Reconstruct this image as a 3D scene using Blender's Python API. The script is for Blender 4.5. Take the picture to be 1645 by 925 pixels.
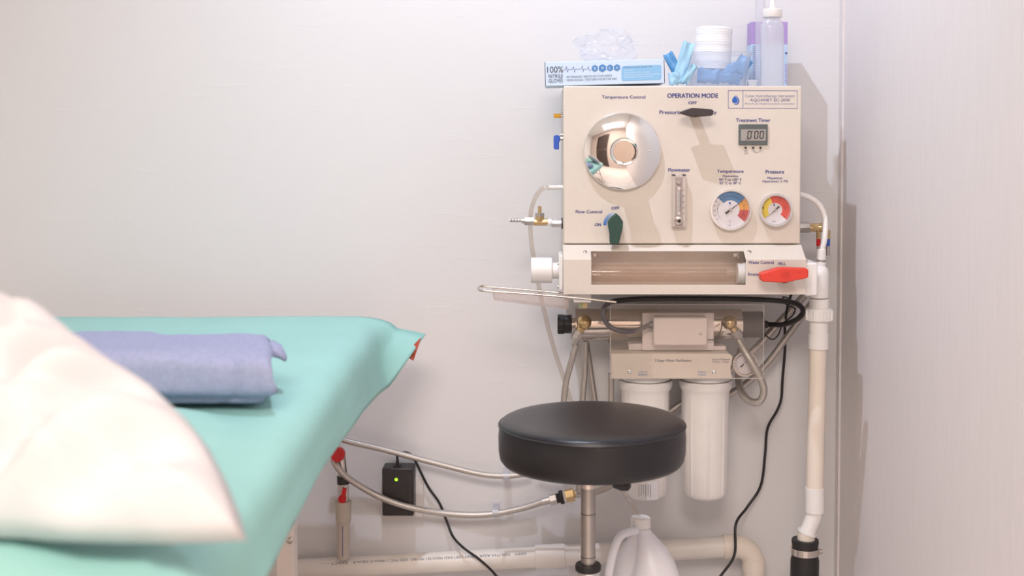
import bpy, bmesh, math, random
from mathutils import Vector, Matrix, noise

for _o in list(bpy.data.objects):
    bpy.data.objects.remove(_o)
SC = bpy.context.scene
COL = SC.collection
R = math.radians
random.seed(7)

# ------------------------------------------------------------------ camera
F = 2000.0                 # focal length in pixels of the 1645 x 925 frame
D, H, PITCH = 2.6, 1.0, R(2.4)
SX, SY = -47.5 / 1645, -0.0934
cam_d = bpy.data.cameras.new('camera')
cam = bpy.data.objects.new('camera', cam_d)
COL.objects.link(cam)
cam.location = (0, -D, H)
cam.rotation_euler = (math.pi / 2 - PITCH, 0, 0)
cam_d.sensor_width = 36
cam_d.lens = F / 1645 * 36
cam_d.shift_x, cam_d.shift_y = SX, SY
cam_d.clip_start = 0.05
cam_d.dof.use_dof = True
cam_d.dof.focus_distance = 2.38
cam_d.dof.aperture_fstop = 3.6
SC.camera = cam

# ------------------------------------------------------------------ world, lights, exposure
SC.view_settings.view_transform = 'Standard'
SC.view_settings.look = 'None'
SC.view_settings.gamma = 1
SC.view_settings.use_curve_mapping = False
SC.view_settings.exposure = -0.04
SC.cycles.transparent_max_bounces = 32
w = bpy.data.worlds.new('world')
SC.world = w
w.use_nodes = True
w.node_tree.nodes['Background'].inputs[0].default_value = (0.9, 0.85, 0.82, 1)
w.node_tree.nodes['Background'].inputs[1].default_value = 0.3


def light(name, kind, loc, energy, color, rot=(0, 0, 0), **kw):
    d = bpy.data.lights.new(name, kind)
    d.energy = energy
    d.color = color
    for k, v in kw.items():
        setattr(d, k, v)
    o = bpy.data.objects.new(name, d)
    COL.objects.link(o)
    o.location = loc
    o.rotation_euler = rot
    return o


KEY = light('ceiling_spot_light', 'SPOT', (-0.22, -0.78, 2.34), 54, (0.93, 1.04, 1.24), rot=Vector((0.34, 0.64, -1.5)).to_track_quat('-Z', 'Y').to_euler(),
            spot_size=R(126), spot_blend=1.0, shadow_soft_size=0.010)
light('fill_panel_light', 'AREA', (-0.20, -3.3, 2.37), 84, (1.0, 0.90, 0.81), shape='RECTANGLE', size=1.1, size_y=1.1)  # unseen fill panel added behind the camera to even out the light


# ------------------------------------------------------------------ pixel -> world
cp, sp = math.cos(PITCH), math.sin(PITCH)


def P(px, py, y):
    u = ((px - 822.5) + SX * 1645) / F
    v = ((462.5 - py) + SY * 1645) / F
    d = Vector((u, v * sp + cp, v * cp - sp))
    t = (y + D) / d.y
    return Vector((t * u, y, H + t * d.z))


def M(y):
    return (D + y) / F


# ------------------------------------------------------------------ materials
def lin(c):
    return tuple(((x / 255) / 12.92 if x / 255 <= 0.04045 else ((x / 255 + 0.055) / 1.055) ** 2.4) for x in c) + (1,)


def new_mat(name):
    m = bpy.data.materials.new(name)
    m.use_nodes = True
    nt = m.node_tree
    return m, nt, nt.nodes['Principled BSDF']


def mat(name, rgb, rough=0.5, metal=0.0, var=0.04, nscale=30, bump=0.0, bscale=200, coat=0.0, sub=0.0, spec=0.5, emit=0, stretch=None):
    m, nt, b = new_mat(name)
    c = lin(rgb)
    b.inputs['Roughness'].default_value = rough
    b.inputs['Metallic'].default_value = metal
    b.inputs['Coat Weight'].default_value = coat
    b.inputs['Specular IOR Level'].default_value = spec
    if sub:
        b.inputs['Subsurface Weight'].default_value = sub
        b.inputs['Subsurface Radius'].default_value = (0.01, 0.008, 0.006)
    tc = nt.nodes.new('ShaderNodeTexCoord')
    src = tc.outputs['Object']
    if stretch:
        mp = nt.nodes.new('ShaderNodeMapping')
        mp.inputs['Scale'].default_value = stretch
        nt.links.new(src, mp.inputs[0])
        src = mp.outputs[0]
    n = nt.nodes.new('ShaderNodeTexNoise')
    n.inputs['Scale'].default_value = nscale
    n.inputs['Detail'].default_value = 4
    nt.links.new(src, n.inputs['Vector'])
    r = nt.nodes.new('ShaderNodeValToRGB')
    r.color_ramp.elements[0].position = 0.3
    r.color_ramp.elements[1].position = 0.7
    r.color_ramp.elements[0].color = tuple(x * (1 - var) for x in c[:3]) + (1,)
    r.color_ramp.elements[1].color = tuple(min(1, x * (1 + var)) for x in c[:3]) + (1,)
    nt.links.new(n.outputs[0], r.inputs[0])
    nt.links.new(r.outputs[0], b.inputs['Base Color'])
    if bump:
        n2 = nt.nodes.new('ShaderNodeTexNoise')
        n2.inputs['Scale'].default_value = bscale
        n2.inputs['Detail'].default_value = 5
        nt.links.new(src, n2.inputs['Vector'])
        bp = nt.nodes.new('ShaderNodeBump')
        bp.inputs['Strength'].default_value = bump
        bp.inputs['Distance'].default_value = 0.002
        nt.links.new(n2.outputs[0], bp.inputs['Height'])
        nt.links.new(bp.outputs[0], b.inputs['Normal'])
    if emit:
        b.inputs['Emission Color'].default_value = c
        b.inputs['Emission Strength'].default_value = emit
    return m


def clear_mat(name, tint=(245, 246, 248), milky=0.08, milk=(235, 235, 240), rough=0.08, gloss=1.0, bump=0.0, bscale=60):
    """thin clear plastic: transparent, fresnel glossy, and a share of milky diffuse"""
    m = bpy.data.materials.new(name)
    m.use_nodes = True
    nt = m.node_tree
    nt.nodes.clear()
    out = nt.nodes.new('ShaderNodeOutputMaterial')
    tr = nt.nodes.new('ShaderNodeBsdfTransparent')
    tr.inputs[0].default_value = lin(tint)
    df = nt.nodes.new('ShaderNodeBsdfDiffuse')
    df.inputs[0].default_value = lin(milk)
    tl = nt.nodes.new('ShaderNodeBsdfTranslucent')
    tl.inputs[0].default_value = lin(milk)
    a = nt.nodes.new('ShaderNodeAddShader')
    mk = nt.nodes.new('ShaderNodeMixShader')
    mk.inputs[0].default_value = 0.4
    nt.links.new(df.outputs[0], mk.inputs[1])
    nt.links.new(tl.outputs[0], mk.inputs[2])
    mx = nt.nodes.new('ShaderNodeMixShader')
    mx.inputs[0].default_value = milky
    nt.links.new(tr.outputs[0], mx.inputs[1])
    nt.links.new(mk.outputs[0], mx.inputs[2])
    gl = nt.nodes.new('ShaderNodeBsdfGlossy')
    gl.inputs['Roughness'].default_value = rough
    fr = nt.nodes.new('ShaderNodeLayerWeight')
    fr.inputs[0].default_value = 0.5
    pw = nt.nodes.new('ShaderNodeMath')
    pw.operation = 'POWER'
    pw.inputs[1].default_value = 4.5
    nt.links.new(fr.outputs['Facing'], pw.inputs[0])
    mu = nt.nodes.new('ShaderNodeMath')
    mu.operation = 'MULTIPLY_ADD'
    mu.use_clamp = True
    mu.inputs[1].default_value = 0.6
    mu.inputs[2].default_value = 0.03 * gloss
    nt.links.new(pw.outputs[0], mu.inputs[0])
    m2 = nt.nodes.new('ShaderNodeMixShader')
    nt.links.new(mu.outputs[0], m2.inputs[0])
    nt.links.new(mx.outputs[0], m2.inputs[1])
    nt.links.new(gl.outputs[0], m2.inputs[2])
    nt.links.new(m2.outputs[0], out.inputs[0])
    nt.nodes.remove(a)
    if bump:
        tc = nt.nodes.new('ShaderNodeTexCoord')
        n2 = nt.nodes.new('ShaderNodeTexNoise')
        n2.inputs['Scale'].default_value = bscale
        nt.links.new(tc.outputs['Object'], n2.inputs['Vector'])
        bp = nt.nodes.new('ShaderNodeBump')
        bp.inputs['Strength'].default_value = bump
        bp.inputs['Distance'].default_value = 0.004
        nt.links.new(n2.outputs[0], bp.inputs['Height'])
        nt.links.new(bp.outputs[0], gl.inputs['Normal'])
        nt.links.new(bp.outputs[0], fr.inputs['Normal'])
    return m


def braid_mat(name, rgb_hi, rgb_lo):
    m, nt, b = new_mat(name)
    b.inputs['Roughness'].default_value = 0.38
    b.inputs['Metallic'].default_value = 0.75
    uv = nt.nodes.new('ShaderNodeUVMap')
    uv.uv_map = 'UVMap'
    sep = nt.nodes.new('ShaderNodeSeparateXYZ')
    nt.links.new(uv.outputs[0], sep.inputs[0])

    def math_(op, a, bb):
        n = nt.nodes.new('ShaderNodeMath')
        n.operation = op
        for i, x in enumerate((a, bb)):
            if x is None:
                continue
            if isinstance(x, (int, float)):
                n.inputs[i].default_value = x
            else:
                nt.links.new(x, n.inputs[i])
        return n.outputs[0]
    u = math_('MULTIPLY', sep.outputs[0], 2 * math.pi * 7)
    v = math_('MULTIPLY', sep.outputs[1], 2 * math.pi * 230)
    s1 = math_('SINE', math_('ADD', u, v), None)
    s2 = math_('SINE', math_('SUBTRACT', u, v), None)
    pr = math_('MULTIPLY', s1, s2)
    hgt = math_('ADD', math_('MULTIPLY', pr, 0.5), 0.5)
    r = nt.nodes.new('ShaderNodeValToRGB')
    r.color_ramp.elements[0].position = 0.15
    r.color_ramp.elements[1].position = 0.6
    r.color_ramp.elements[0].color = lin(rgb_lo)
    r.color_ramp.elements[1].color = lin(rgb_hi)
    nt.links.new(hgt, r.inputs[0])
    nt.links.new(r.outputs[0], b.inputs['Base Color'])
    bp = nt.nodes.new('ShaderNodeBump')
    bp.inputs['Strength'].default_value = 0.4
    bp.inputs['Distance'].default_value = 0.0004
    nt.links.new(hgt, bp.inputs['Height'])
    nt.links.new(bp.outputs[0], b.inputs['Normal'])
    return m


def wall_plaster():
    m, nt, b = new_mat('painted_plaster')
    b.inputs['Roughness'].default_value = 0.55
    b.inputs['Specular IOR Level'].default_value = 0.3
    tc = nt.nodes.new('ShaderNodeTexCoord')
    n = nt.nodes.new('ShaderNodeTexNoise')
    n.inputs['Scale'].default_value = 1.6
    n.inputs['Detail'].default_value = 3
    nt.links.new(tc.outputs['Object'], n.inputs['Vector'])
    r = nt.nodes.new('ShaderNodeValToRGB')
    r.color_ramp.elements[0].color = lin((222, 220, 221))
    r.color_ramp.elements[1].color = lin((229, 227, 229))
    nt.links.new(n.outputs[0], r.inputs[0])
    nt.links.new(r.outputs[0], b.inputs['Base Color'])
    # roller texture + trowel scratches
    n2 = nt.nodes.new('ShaderNodeTexNoise')
    n2.inputs['Scale'].default_value = 24
    n2.inputs['Detail'].default_value = 7
    n2.inputs['Roughness'].default_value = 0.6
    nt.links.new(tc.outputs['Object'], n2.inputs['Vector'])
    mp = nt.nodes.new('ShaderNodeMapping')
    mp.inputs['Rotation'].default_value = (0, R(28), 0)
    mp.inputs['Scale'].default_value = (3, 1, 14)
    nt.links.new(tc.outputs['Object'], mp.inputs[0])
    n3 = nt.nodes.new('ShaderNodeTexNoise')
    n3.inputs['Scale'].default_value = 2.2
    n3.inputs['Detail'].default_value = 5
    n3.inputs['Distortion'].default_value = 1.2
    nt.links.new(mp.outputs[0], n3.inputs['Vector'])
    r3 = nt.nodes.new('ShaderNodeValToRGB')
    r3.color_ramp.elements[0].position = 0.62
    r3.color_ramp.elements[1].position = 0.68
    nt.links.new(n3.outputs[0], r3.inputs[0])
    ad = nt.nodes.new('ShaderNodeMath')
    ad.operation = 'MULTIPLY_ADD'
    ad.inputs[1].default_value = 0.32
    nt.links.new(r3.outputs[0], ad.inputs[0])
    nt.links.new(n2.outputs[0], ad.inputs[2])
    bp = nt.nodes.new('ShaderNodeBump')
    bp.inputs['Strength'].default_value = 0.25
    bp.inputs['Distance'].default_value = 0.002
    nt.links.new(ad.outputs[0], bp.inputs['Height'])
    nt.links.new(bp.outputs[0], b.inputs['Normal'])
    return m


def wallpaper():
    m, nt, b = new_mat('streaked_wallpaper')
    b.inputs['Roughness'].default_value = 0.6
    b.inputs['Specular IOR Level'].default_value = 0.3
    tc = nt.nodes.new('ShaderNodeTexCoord')
    mp = nt.nodes.new('ShaderNodeMapping')
    mp.inputs['Scale'].default_value = (1, 330, 12)
    nt.links.new(tc.outputs['Object'], mp.inputs[0])
    n = nt.nodes.new('ShaderNodeTexNoise')
    n.inputs['Scale'].default_value = 1
    n.inputs['Detail'].default_value = 6
    n.inputs['Roughness'].default_value = 0.65
    nt.links.new(mp.outputs[0], n.inputs['Vector'])
    r = nt.nodes.new('ShaderNodeValToRGB')
    r.color_ramp.elements[0].position = 0.3
    r.color_ramp.elements[1].position = 0.7
    r.color_ramp.elements[0].color = lin((228, 221, 221))
    r.color_ramp.elements[1].color = lin((237, 230, 230))
    nt.links.new(n.outputs[0], r.inputs[0])
    nt.links.new(r.outputs[0], b.inputs['Base Color'])
    bp = nt.nodes.new('ShaderNodeBump')
    bp.inputs['Strength'].default_value = 0.22
    bp.inputs['Distance'].default_value = 0.001
    nt.links.new(n.outputs[0], bp.inputs['Height'])
    nt.links.new(bp.outputs[0], b.inputs['Normal'])
    return m


MT = {}
MT['plaster'] = wall_plaster()
MT['wallpaper'] = wallpaper()
MT['ceiling'] = mat('ceiling_paint', (238, 237, 236), 0.9)
MT['floor'] = mat('floor_vinyl', (226, 217, 210), 0.5, var=0.1, nscale=6)
MT['trim'] = mat('corner_trim_paint', (228, 222, 222), 0.5)
MT['laminate'] = mat('pale_brown_laminate', (198, 182, 172), 0.5, var=0.06, stretch=(30, 30, 1), nscale=2)
MT['door'] = mat('brown_door_laminate', (84, 68, 60), 0.5, var=0.1, stretch=(30, 30, 1), nscale=2)
MT['dark_door'] = mat('dark_reflection_panel', (66, 52, 46), 0.8, var=0.3, stretch=(20, 20, 1), nscale=2)  # dark tone of the added door, meant for the dial's reflection
MT['cream'] = mat('cream_powder_coat', (223, 212, 201), 0.42, var=0.012, nscale=60, bump=0.12, bscale=700)
MT['cream_in'] = mat('cream_enclosure_inside', (246, 232, 222), 0.55, var=0.03)
MT['white_pvc'] = mat('white_pvc', (240, 236, 234), 0.35, var=0.02, sub=0.05)
MT['pipe_ivory'] = mat('ivory_pvc_pipe', (236, 224, 212), 0.38, var=0.03, nscale=12)
MT['pipe_old'] = mat('old_white_pvc_pipe', (234, 226, 219), 0.4, var=0.06, nscale=14)
MT['pipe_grey'] = mat('grey_beige_pvc', (196, 184, 172), 0.45, var=0.03)
MT['chrome'] = mat('chrome', (235, 235, 236), 0.05, 1.0, var=0.0)
MT['steel'] = mat('brushed_steel', (190, 182, 176), 0.3, 1.0, var=0.06, nscale=20)
MT['worn_steel'] = mat('worn_steel', (182, 176, 172), 0.3, 1.0, var=0.35, nscale=9, stretch=(1, 1, 0.35))
MT['stainless'] = mat('polished_stainless', (214, 204, 196), 0.16, 1.0, var=0.02)
MT['nickel'] = mat('nickel_fitting', (196, 190, 186), 0.28, 1.0, var=0.05)
MT['brass'] = mat('brass', (212, 184, 138), 0.25, 1.0, var=0.08, nscale=80)
MT['black_rubber'] = mat('black_rubber', (34, 31, 32), 0.5, var=0.1)
MT['black_cable'] = mat('black_cable_sheath', (32, 27, 28), 0.42, var=0.05)
MT['grey_cable'] = mat('grey_cable_sheath', (98, 92, 96), 0.4, var=0.05)
MT['black_plastic'] = mat('black_plastic', (40, 36, 38), 0.4, var=0.1, bump=0.2, bscale=900)
MT['handle_black'] = mat('black_lever_coating', (58, 48, 50), 0.45, var=0.1, bump=0.15, bscale=900)
MT['handle_green'] = mat('dark_green_lever_coating', (36, 72, 62), 0.4, var=0.25, nscale=500, bump=0.15, bscale=900)
MT['handle_red'] = mat('red_lever_coating', (226, 66, 52), 0.42, var=0.05)
MT['red_plastic'] = mat('red_plastic', (206, 24, 32), 0.35, var=0.03)
MT['blue_plastic'] = mat('blue_plastic', (48, 92, 190), 0.4, var=0.03)
MT['yellow_plastic'] = mat('yellow_plastic', (240, 180, 50), 0.4, var=0.03)
MT['ink'] = mat('navy_print', (62, 66, 140), 0.6, var=0)
MT['ink_light'] = mat('pale_blue_print', (120, 126, 170), 0.6, var=0)
MT['ink_grey'] = mat('grey_print', (92, 98, 118), 0.6, var=0)
MT['ink_black'] = mat('black_print', (46, 44, 46), 0.6, var=0)
MT['ink_white'] = mat('white_print', (240, 244, 250), 0.6, var=0)
MT['logo_blue'] = mat('blue_logo_print', (44, 98, 184), 0.6, var=0)
MT['leather'] = mat('black_vinyl_upholstery', (31, 29, 34), 0.3, var=0.06, nscale=40, bump=0.15, bscale=700)
MT['sheet'] = mat('mint_green_sheet', (156, 207, 201), 0.62, var=0.03, nscale=8, bump=0.25, bscale=90)
MT['sheet_red'] = mat('rust_red_upholstery', (190, 84, 66), 0.5)
MT['cushion'] = mat('rust_red_cushion_vinyl', (176, 78, 62), 0.5)
MT['towel'] = mat('blue_grey_towelling', (164, 169, 200), 0.95, var=0.08, nscale=150, bump=0.7, bscale=420, spec=0.1)
MT['pillow'] = mat('cream_white_pillowcase', (219, 214, 216), 0.85, var=0.01, nscale=20, spec=0.15)
MT['white_paint'] = mat('white_painted_steel', (232, 222, 216), 0.4)
MT['paper_white'] = mat('white_paper', (246, 246, 250), 0.8, var=0.01)
MT['carton'] = mat('pale_blue_carton', (206, 224, 246), 0.45, var=0.02, nscale=9)
MT['carton_edge'] = mat('dark_carton_edge', (60, 62, 90), 0.6)
MT['panel_blue'] = mat('sky_blue_print', (140, 192, 232), 0.5, var=0)
MT['hex_blue'] = mat('mid_blue_print', (76, 136, 196), 0.5, var=0)
MT['purple'] = mat('purple_carton', (176, 150, 206), 0.5, var=0.02)
MT['lilac'] = mat('pale_blue_carton_side', (190, 212, 236), 0.5)
MT['sachet'] = mat('blue_sachet_film', (92, 156, 208), 0.4, var=0.1, nscale=30, bump=0.4, bscale=60)
MT['sachet_pale'] = mat('pale_blue_sachet_film', (160, 204, 232), 0.4, var=0.12, nscale=30, bump=0.4, bscale=60)
MT['clear'] = clear_mat('clear_acrylic', (255, 254, 253), 0.03, (226, 214, 206), 0.04, 1.0)
MT['clear_film'] = clear_mat('clear_plastic_film', (253, 253, 254), 0.16, (250, 250, 255), 0.12, 1.4, 0.5, 60)
MT['cover_edge_highlight'] = clear_mat('acrylic_edge_highlight', (252, 250, 248), 0.5, (250, 244, 240), 0.1, 2.0)  # bright edge highlight put into a milky colour
MT['tray'] = clear_mat('clear_tray_plastic', (252, 250, 250), 0.08, (240, 232, 230), 0.1, 1.6)
MT['bin'] = clear_mat('frosted_clear_bin', (249, 251, 254), 0.2, (232, 238, 250), 0.2, 1.0)
MT['bottle'] = clear_mat('frosted_bottle_plastic', (250, 250, 253), 0.48, (244, 246, 252), 0.2, 1.2, 0.3, 40)
MT['clear_tube'] = clear_mat('clear_vinyl_tube', (246, 242, 238), 0.16, (226, 216, 206), 0.12, 1.2)
MT['glass_tube'] = clear_mat('viewing_glass', (246, 240, 236), 0.06, (242, 230, 220), 0.03, 1.5)
MT['milk_jug'] = mat('translucent_milky_plastic', (238, 236, 242), 0.32, var=0.02, sub=0.5)
MT['braid'] = braid_mat('steel_braid', (206, 200, 195), (146, 138, 133))
MT['ballast'] = mat('pale_grey_box_paint', (226, 214, 210), 0.35, var=0.01)
MT['lcd'] = mat('grey_lcd', (166, 160, 154), 0.3, var=0.02)
MT['timer'] = mat('dark_grey_timer_bezel', (92, 98, 98), 0.45, var=0.05, bump=0.1)
MT['g_white'] = mat('white_gauge_face', (226, 220, 224), 0.6, var=0.01)
MT['g_blue'] = mat('blue_gauge_sector', (82, 128, 176), 0.6, var=0.01)
MT['g_orange'] = mat('orange_gauge_sector', (226, 160, 80), 0.6, var=0.01)
MT['g_red'] = mat('dark_red_gauge_sector', (192, 80, 76), 0.6, var=0.01)
MT['g_red2'] = mat('red_gauge_sector', (222, 84, 68), 0.6, var=0.01)
MT['g_yellow'] = mat('yellow_gauge_sector', (232, 206, 70), 0.6, var=0.01)
MT['gap'] = mat('dark_gap', (40, 30, 28), 0.8)
MT['led'] = mat('green_led', (150, 235, 40), 0.4, var=0, emit=2.0)
MT['socket'] = mat('white_socket_plastic', (226, 218, 216), 0.4)


# ------------------------------------------------------------------ mesh builder
def root_loc(o):
    while o.parent:
        o = o.parent
    return o.location.copy()


class B:
    def __init__(s):
        s.v, s.f, s.uv = [], [], []

    def add(s, vs, fs, uvs=None):
        k = len(s.v)
        s.v += [Vector(x) for x in vs]
        s.f += [tuple(i + k for i in f) for f in fs]
        if uvs:
            s.uv += uvs
        return s

    def box(s, x0, x1, y0, y1, z0, z1):
        vs = [(x, y, z) for x in (x0, x1) for y in (y0, y1) for z in (z0, z1)]
        return s.add(vs, [(0, 1, 3, 2), (4, 6, 7, 5), (0, 4, 5, 1), (2, 3, 7, 6), (0, 2, 6, 4), (1, 5, 7, 3)])

    def boxp(s, x0, y0, x1, y1, yf, yb):
        """box whose front face fills a pixel rectangle at depth yf"""
        a, b = P(x0, y0, yf), P(x1, y1, yf)
        return s.box(a.x, b.x, yf, yb, b.z, a.z)

    def rings(s, rings, cap0=True, cap1=True, close=True, uv=False):
        n = len(rings[0])
        k = len(s.v)
        for r in rings:
            s.v += [Vector(p) for p in r]
        for i in range(len(rings) - 1):
            for j in range(n if close else n - 1):
                j2 = (j + 1) % n
                s.f.append((k + i * n + j, k + i * n + j2, k + (i + 1) * n + j2, k + (i + 1) * n + j))
        if cap0:
            s.f.append(tuple(k + j for j in reversed(range(n))))
        if cap1:
            s.f.append(tuple(k + (len(rings) - 1) * n + j for j in range(n)))
        return s

    def lathe(s, prof, o, axis, n=32, cap0=True, cap1=True):
        """prof: (distance along axis, radius)"""
        a = Vector(axis).normalized()
        t = Vector((0, 0, 1)) if abs(a.z) < 0.9 else Vector((1, 0, 0))
        e1 = a.cross(t).normalized()
        e2 = a.cross(e1)
        o = Vector(o)
        rs = []
        for (h, r) in prof:
            r = max(r, 1e-5)
            rs.append([o + a * h + (e1 * math.cos(2 * math.pi * j / n) + e2 * math.sin(2 * math.pi * j / n)) * r for j in range(n)])
        return s.rings(rs, cap0, cap1)

    def cyl(s, p0, p1, r, r1=None, n=24):
        p0, p1 = Vector(p0), Vector(p1)
        return s.lathe([(0, r), ((p1 - p0).length, r if r1 is None else r1)], p0, p1 - p0, n)

    def prism(s, outline, y0, y1):
        """outline in pixels at depth y0, pushed back to y1 with the same real size"""
        a = [P(x, y, y0) for x, y in outline]
        b = [Vector((p.x, y1, p.z)) for p in a]
        return s.rings([a, b])

    def tube(s, pts, r, n=12, seg=8):
        pts = [Vector(p) for p in pts]
        c = []
        m = len(pts)
        for i in range(m - 1):
            p0 = pts[i - 1] if i else pts[0] * 2 - pts[1]
            p1, p2 = pts[i], pts[i + 1]
            p3 = pts[i + 2] if i + 2 < m else pts[-1] * 2 - pts[-2]
            for k in range(seg):
                t = k / seg
                c.append(0.5 * (2 * p1 + (p2 - p0) * t + (2 * p0 - 5 * p1 + 4 * p2 - p3) * t * t + (3 * p1 - p0 - 3 * p2 + p3) * t ** 3))
        c.append(pts[-1])
        tang = [(c[min(i + 1, len(c) - 1)] - c[max(i - 1, 0)]).normalized() for i in range(len(c))]
        nrm = tang[0].orthogonal().normalized()
        k0 = len(s.v)
        L = 0
        ls = []
        for i, p in enumerate(c):
            if i:
                L += (p - c[i - 1]).length
                nrm = (nrm - tang[i] * nrm.dot(tang[i])).normalized()
            ls.append(L)
            bn = tang[i].cross(nrm)
            for j in range(n):
                a = 2 * math.pi * j / n
                s.v.append(p + (nrm * math.cos(a) + bn * math.sin(a)) * r)
        base = len(s.f)
        s._uvf = getattr(s, '_uvf', {})
        for i in range(len(c) - 1):
            for j in range(n):
                j2 = (j + 1) % n
                s._uvf[len(s.f)] = [(j / n, ls[i]), ((j + 1) / n, ls[i]), ((j + 1) / n, ls[i + 1]), (j / n, ls[i + 1])]
                s.f.append((k0 + i * n + j, k0 + i * n + j2, k0 + (i + 1) * n + j2, k0 + (i + 1) * n + j))
        s.f.append(tuple(k0 + j for j in reversed(range(n))))
        s.f.append(tuple(k0 + (len(c) - 1) * n + j for j in range(n)))
        return s

    def build(s, name, m, parent=None, bevel=0, smooth=40, solid=0, subdiv=0, loc=None, label=None):
        off = root_loc(parent) if parent else (Vector(loc) if loc else Vector((0, 0, 0)))
        me = bpy.data.meshes.new(name)
        me.from_pydata([v - off for v in s.v], [], s.f)
        if getattr(s, '_uvf', None):
            ul = me.uv_layers.new(name='UVMap')
            for fi, uvs in s._uvf.items():
                p = me.polygons[fi]
                for li, q in zip(p.loop_indices, uvs):
                    ul.data[li].uv = q
        bm = bmesh.new()
        bm.from_mesh(me)
        bmesh.ops.recalc_face_normals(bm, faces=bm.faces)
        bm.to_mesh(me)
        bm.free()
        me.materials.append(MT[m] if isinstance(m, str) else m)
        if smooth:
            for p in me.polygons:
                p.use_smooth = True
            me.set_sharp_from_angle(angle=R(smooth))
        o = bpy.data.objects.new(name, me)
        COL.objects.link(o)
        if parent:
            o.parent = parent
        elif loc:
            o.location = loc
        if solid:
            md = o.modifiers.new('solid', 'SOLIDIFY')
            md.thickness = solid
            md.offset = -1
        if bevel:
            md = o.modifiers.new('bevel', 'BEVEL')
            md.width = bevel
            md.segments = 2
            md.limit_method = 'ANGLE'
            md.angle_limit = R(35)
        if subdiv:
            md = o.modifiers.new('sub', 'SUBSURF')
            md.levels = md.render_levels = subdiv
        if label:
            o['label'] = label
        return o


def thing(name, loc, label, cat, group=None):
    o = bpy.data.objects.new(name, None)
    o.empty_display_size = 0.05
    COL.objects.link(o)
    o.location = loc
    o['label'], o['category'] = label, cat
    if group:
        o['group'] = group
    return o


def tag(o, label, cat, group=None):
    o['label'], o['category'] = label, cat
    if group:
        o['group'] = group
    return o


def struct(o):
    o['kind'] = 'structure'
    return o


def hexpr(p0, p1, r, n=6):
    return B().cyl(p0, p1, r, n=n)


def text(s, x0, y0, x1, y1, yd, m, parent, bold=0.012, name='lettering', flip=False, plane=None, font_scale=None):
    """lettering whose bounding box fills the pixel rectangle at depth yd"""
    cu = bpy.data.curves.new(name, 'FONT')
    cu.body = s
    cu.size = 1
    cu.resolution_u = 3
    cu.align_x = 'LEFT'
    to = bpy.data.objects.new(name, cu)
    COL.objects.link(to)
    bpy.context.view_layer.update()
    dg = bpy.context.evaluated_depsgraph_get()
    me = bpy.data.meshes.new_from_object(to.evaluated_get(dg))
    bpy.data.objects.remove(to)
    xs = [v.co.x for v in me.vertices]
    ys = [v.co.y for v in me.vertices]
    ax, bx, ay, by = min(xs), max(xs), min(ys), max(ys)
    off = root_loc(parent)
    if bold:
        bm = bmesh.new()
        bm.from_mesh(me)
        g0 = list(bm.faces)
        for sx_ in (-1, 1):
            d_ = bmesh.ops.duplicate(bm, geom=g0)
            bmesh.ops.translate(bm, verts=[e for e in d_['geom'] if isinstance(e, bmesh.types.BMVert)], vec=(bold * 1.1 * sx_, bold * .4 * sx_, 1.5 + sx_ * .5))
        bm.to_mesh(me)
        bm.free()
    for v in me.vertices:
        fx = (v.co.x - ax) / (bx - ax)
        fy = (v.co.y - ay) / (by - ay)
        if flip:
            fx, fy = 1 - fx, 1 - fy
        if plane:
            q = plane(x0 + (x1 - x0) * fx, y1 + (y0 - y1) * fy)
        else:
            q = P(x0 + (x1 - x0) * fx, y1 + (y0 - y1) * fy, yd)
        v.co = q - off - Vector((0, v.co.z * .00012, 0))
    me.name = name
    me.materials.append(MT[m])
    o = bpy.data.objects.new(name, me)
    COL.objects.link(o)
    o.parent = parent
    return o


def wedge(c, r0, r1, a0, a1, yd, n=20):
    """ring sector lying in a plane facing the camera; c = centre point, degrees counter-clockwise"""
    b = B()
    vs = []
    for i in range(n + 1):
        a = R(a0 + (a1 - a0) * i / n)
        for r in (r0, r1):
            vs.append((c.x + r * math.cos(a), yd, c.z + r * math.sin(a)))
    b.add(vs, [(2 * i, 2 * i + 1, 2 * i + 3, 2 * i + 2) for i in range(n)])
    return b


def screw(px, py, yd, r, parent, m='nickel', name='screw'):
    c = P(px, py, yd)
    b = B().lathe([(0, r), (r * 0.35, r), (r * 0.6, r * 0.7), (r * 0.65, r * 0.3), (r * 0.4, r * 0.25)], c, (0, -1, 0), 14)
    return b.build(name, m, parent)


# ================================================================== SETTING
XR = P(1347, 500, 0).x
XL, YF, ZC = -2.5, -4.6, 2.4


def slab(name, x0, x1, y0, y1, z0, z1, m):
    return struct(B().box(x0, x1, y0, y1, z0, z1).build(name, m, smooth=0))


slab('wall_back', XL - .1, XR, 0, .1, 0, ZC, 'plaster')
slab('wall_right', XR, XR + .1, YF - .1, .1, 0, ZC, 'wallpaper')
slab('wall_left', XL - .1, XL, YF - .1, 0, 0, ZC, 'plaster')
slab('wall_front', XL, XR, YF - .1, YF, 0, ZC, 'laminate')
slab('floor', XL - .1, XR + .1, YF - .1, .1, -.1, 0, 'floor')
slab('ceiling', XL - .1, XR + .1, YF - .1, .1, ZC, ZC + .1, 'ceiling')
slab('trim_1', XR - .004, XR, -.028, 0, 0, ZC, 'trim')
# dark door added behind the camera to darken the chrome dial's reflection
dr = struct(B().box(-1.45, -.35, YF, YF + .03, 0.01, 2.05).build('reflection_door', 'door', bevel=.003))
B().box(-1.40, -.40, YF + .03, YF + .038, .1, 1.0).build('panel', 'dark_door', dr)
B().box(-1.40, -.40, YF + .03, YF + .038, 1.1, 1.95).build('panel', 'dark_door', dr)
B().cyl((-.45, YF + .03, 1.05), (-.45, YF + .08, 1.05), .012).cyl((-.45, YF + .08, 1.05), (-.57, YF + .08, 1.05), .009).build('door_handle', 'steel', dr)

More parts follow.
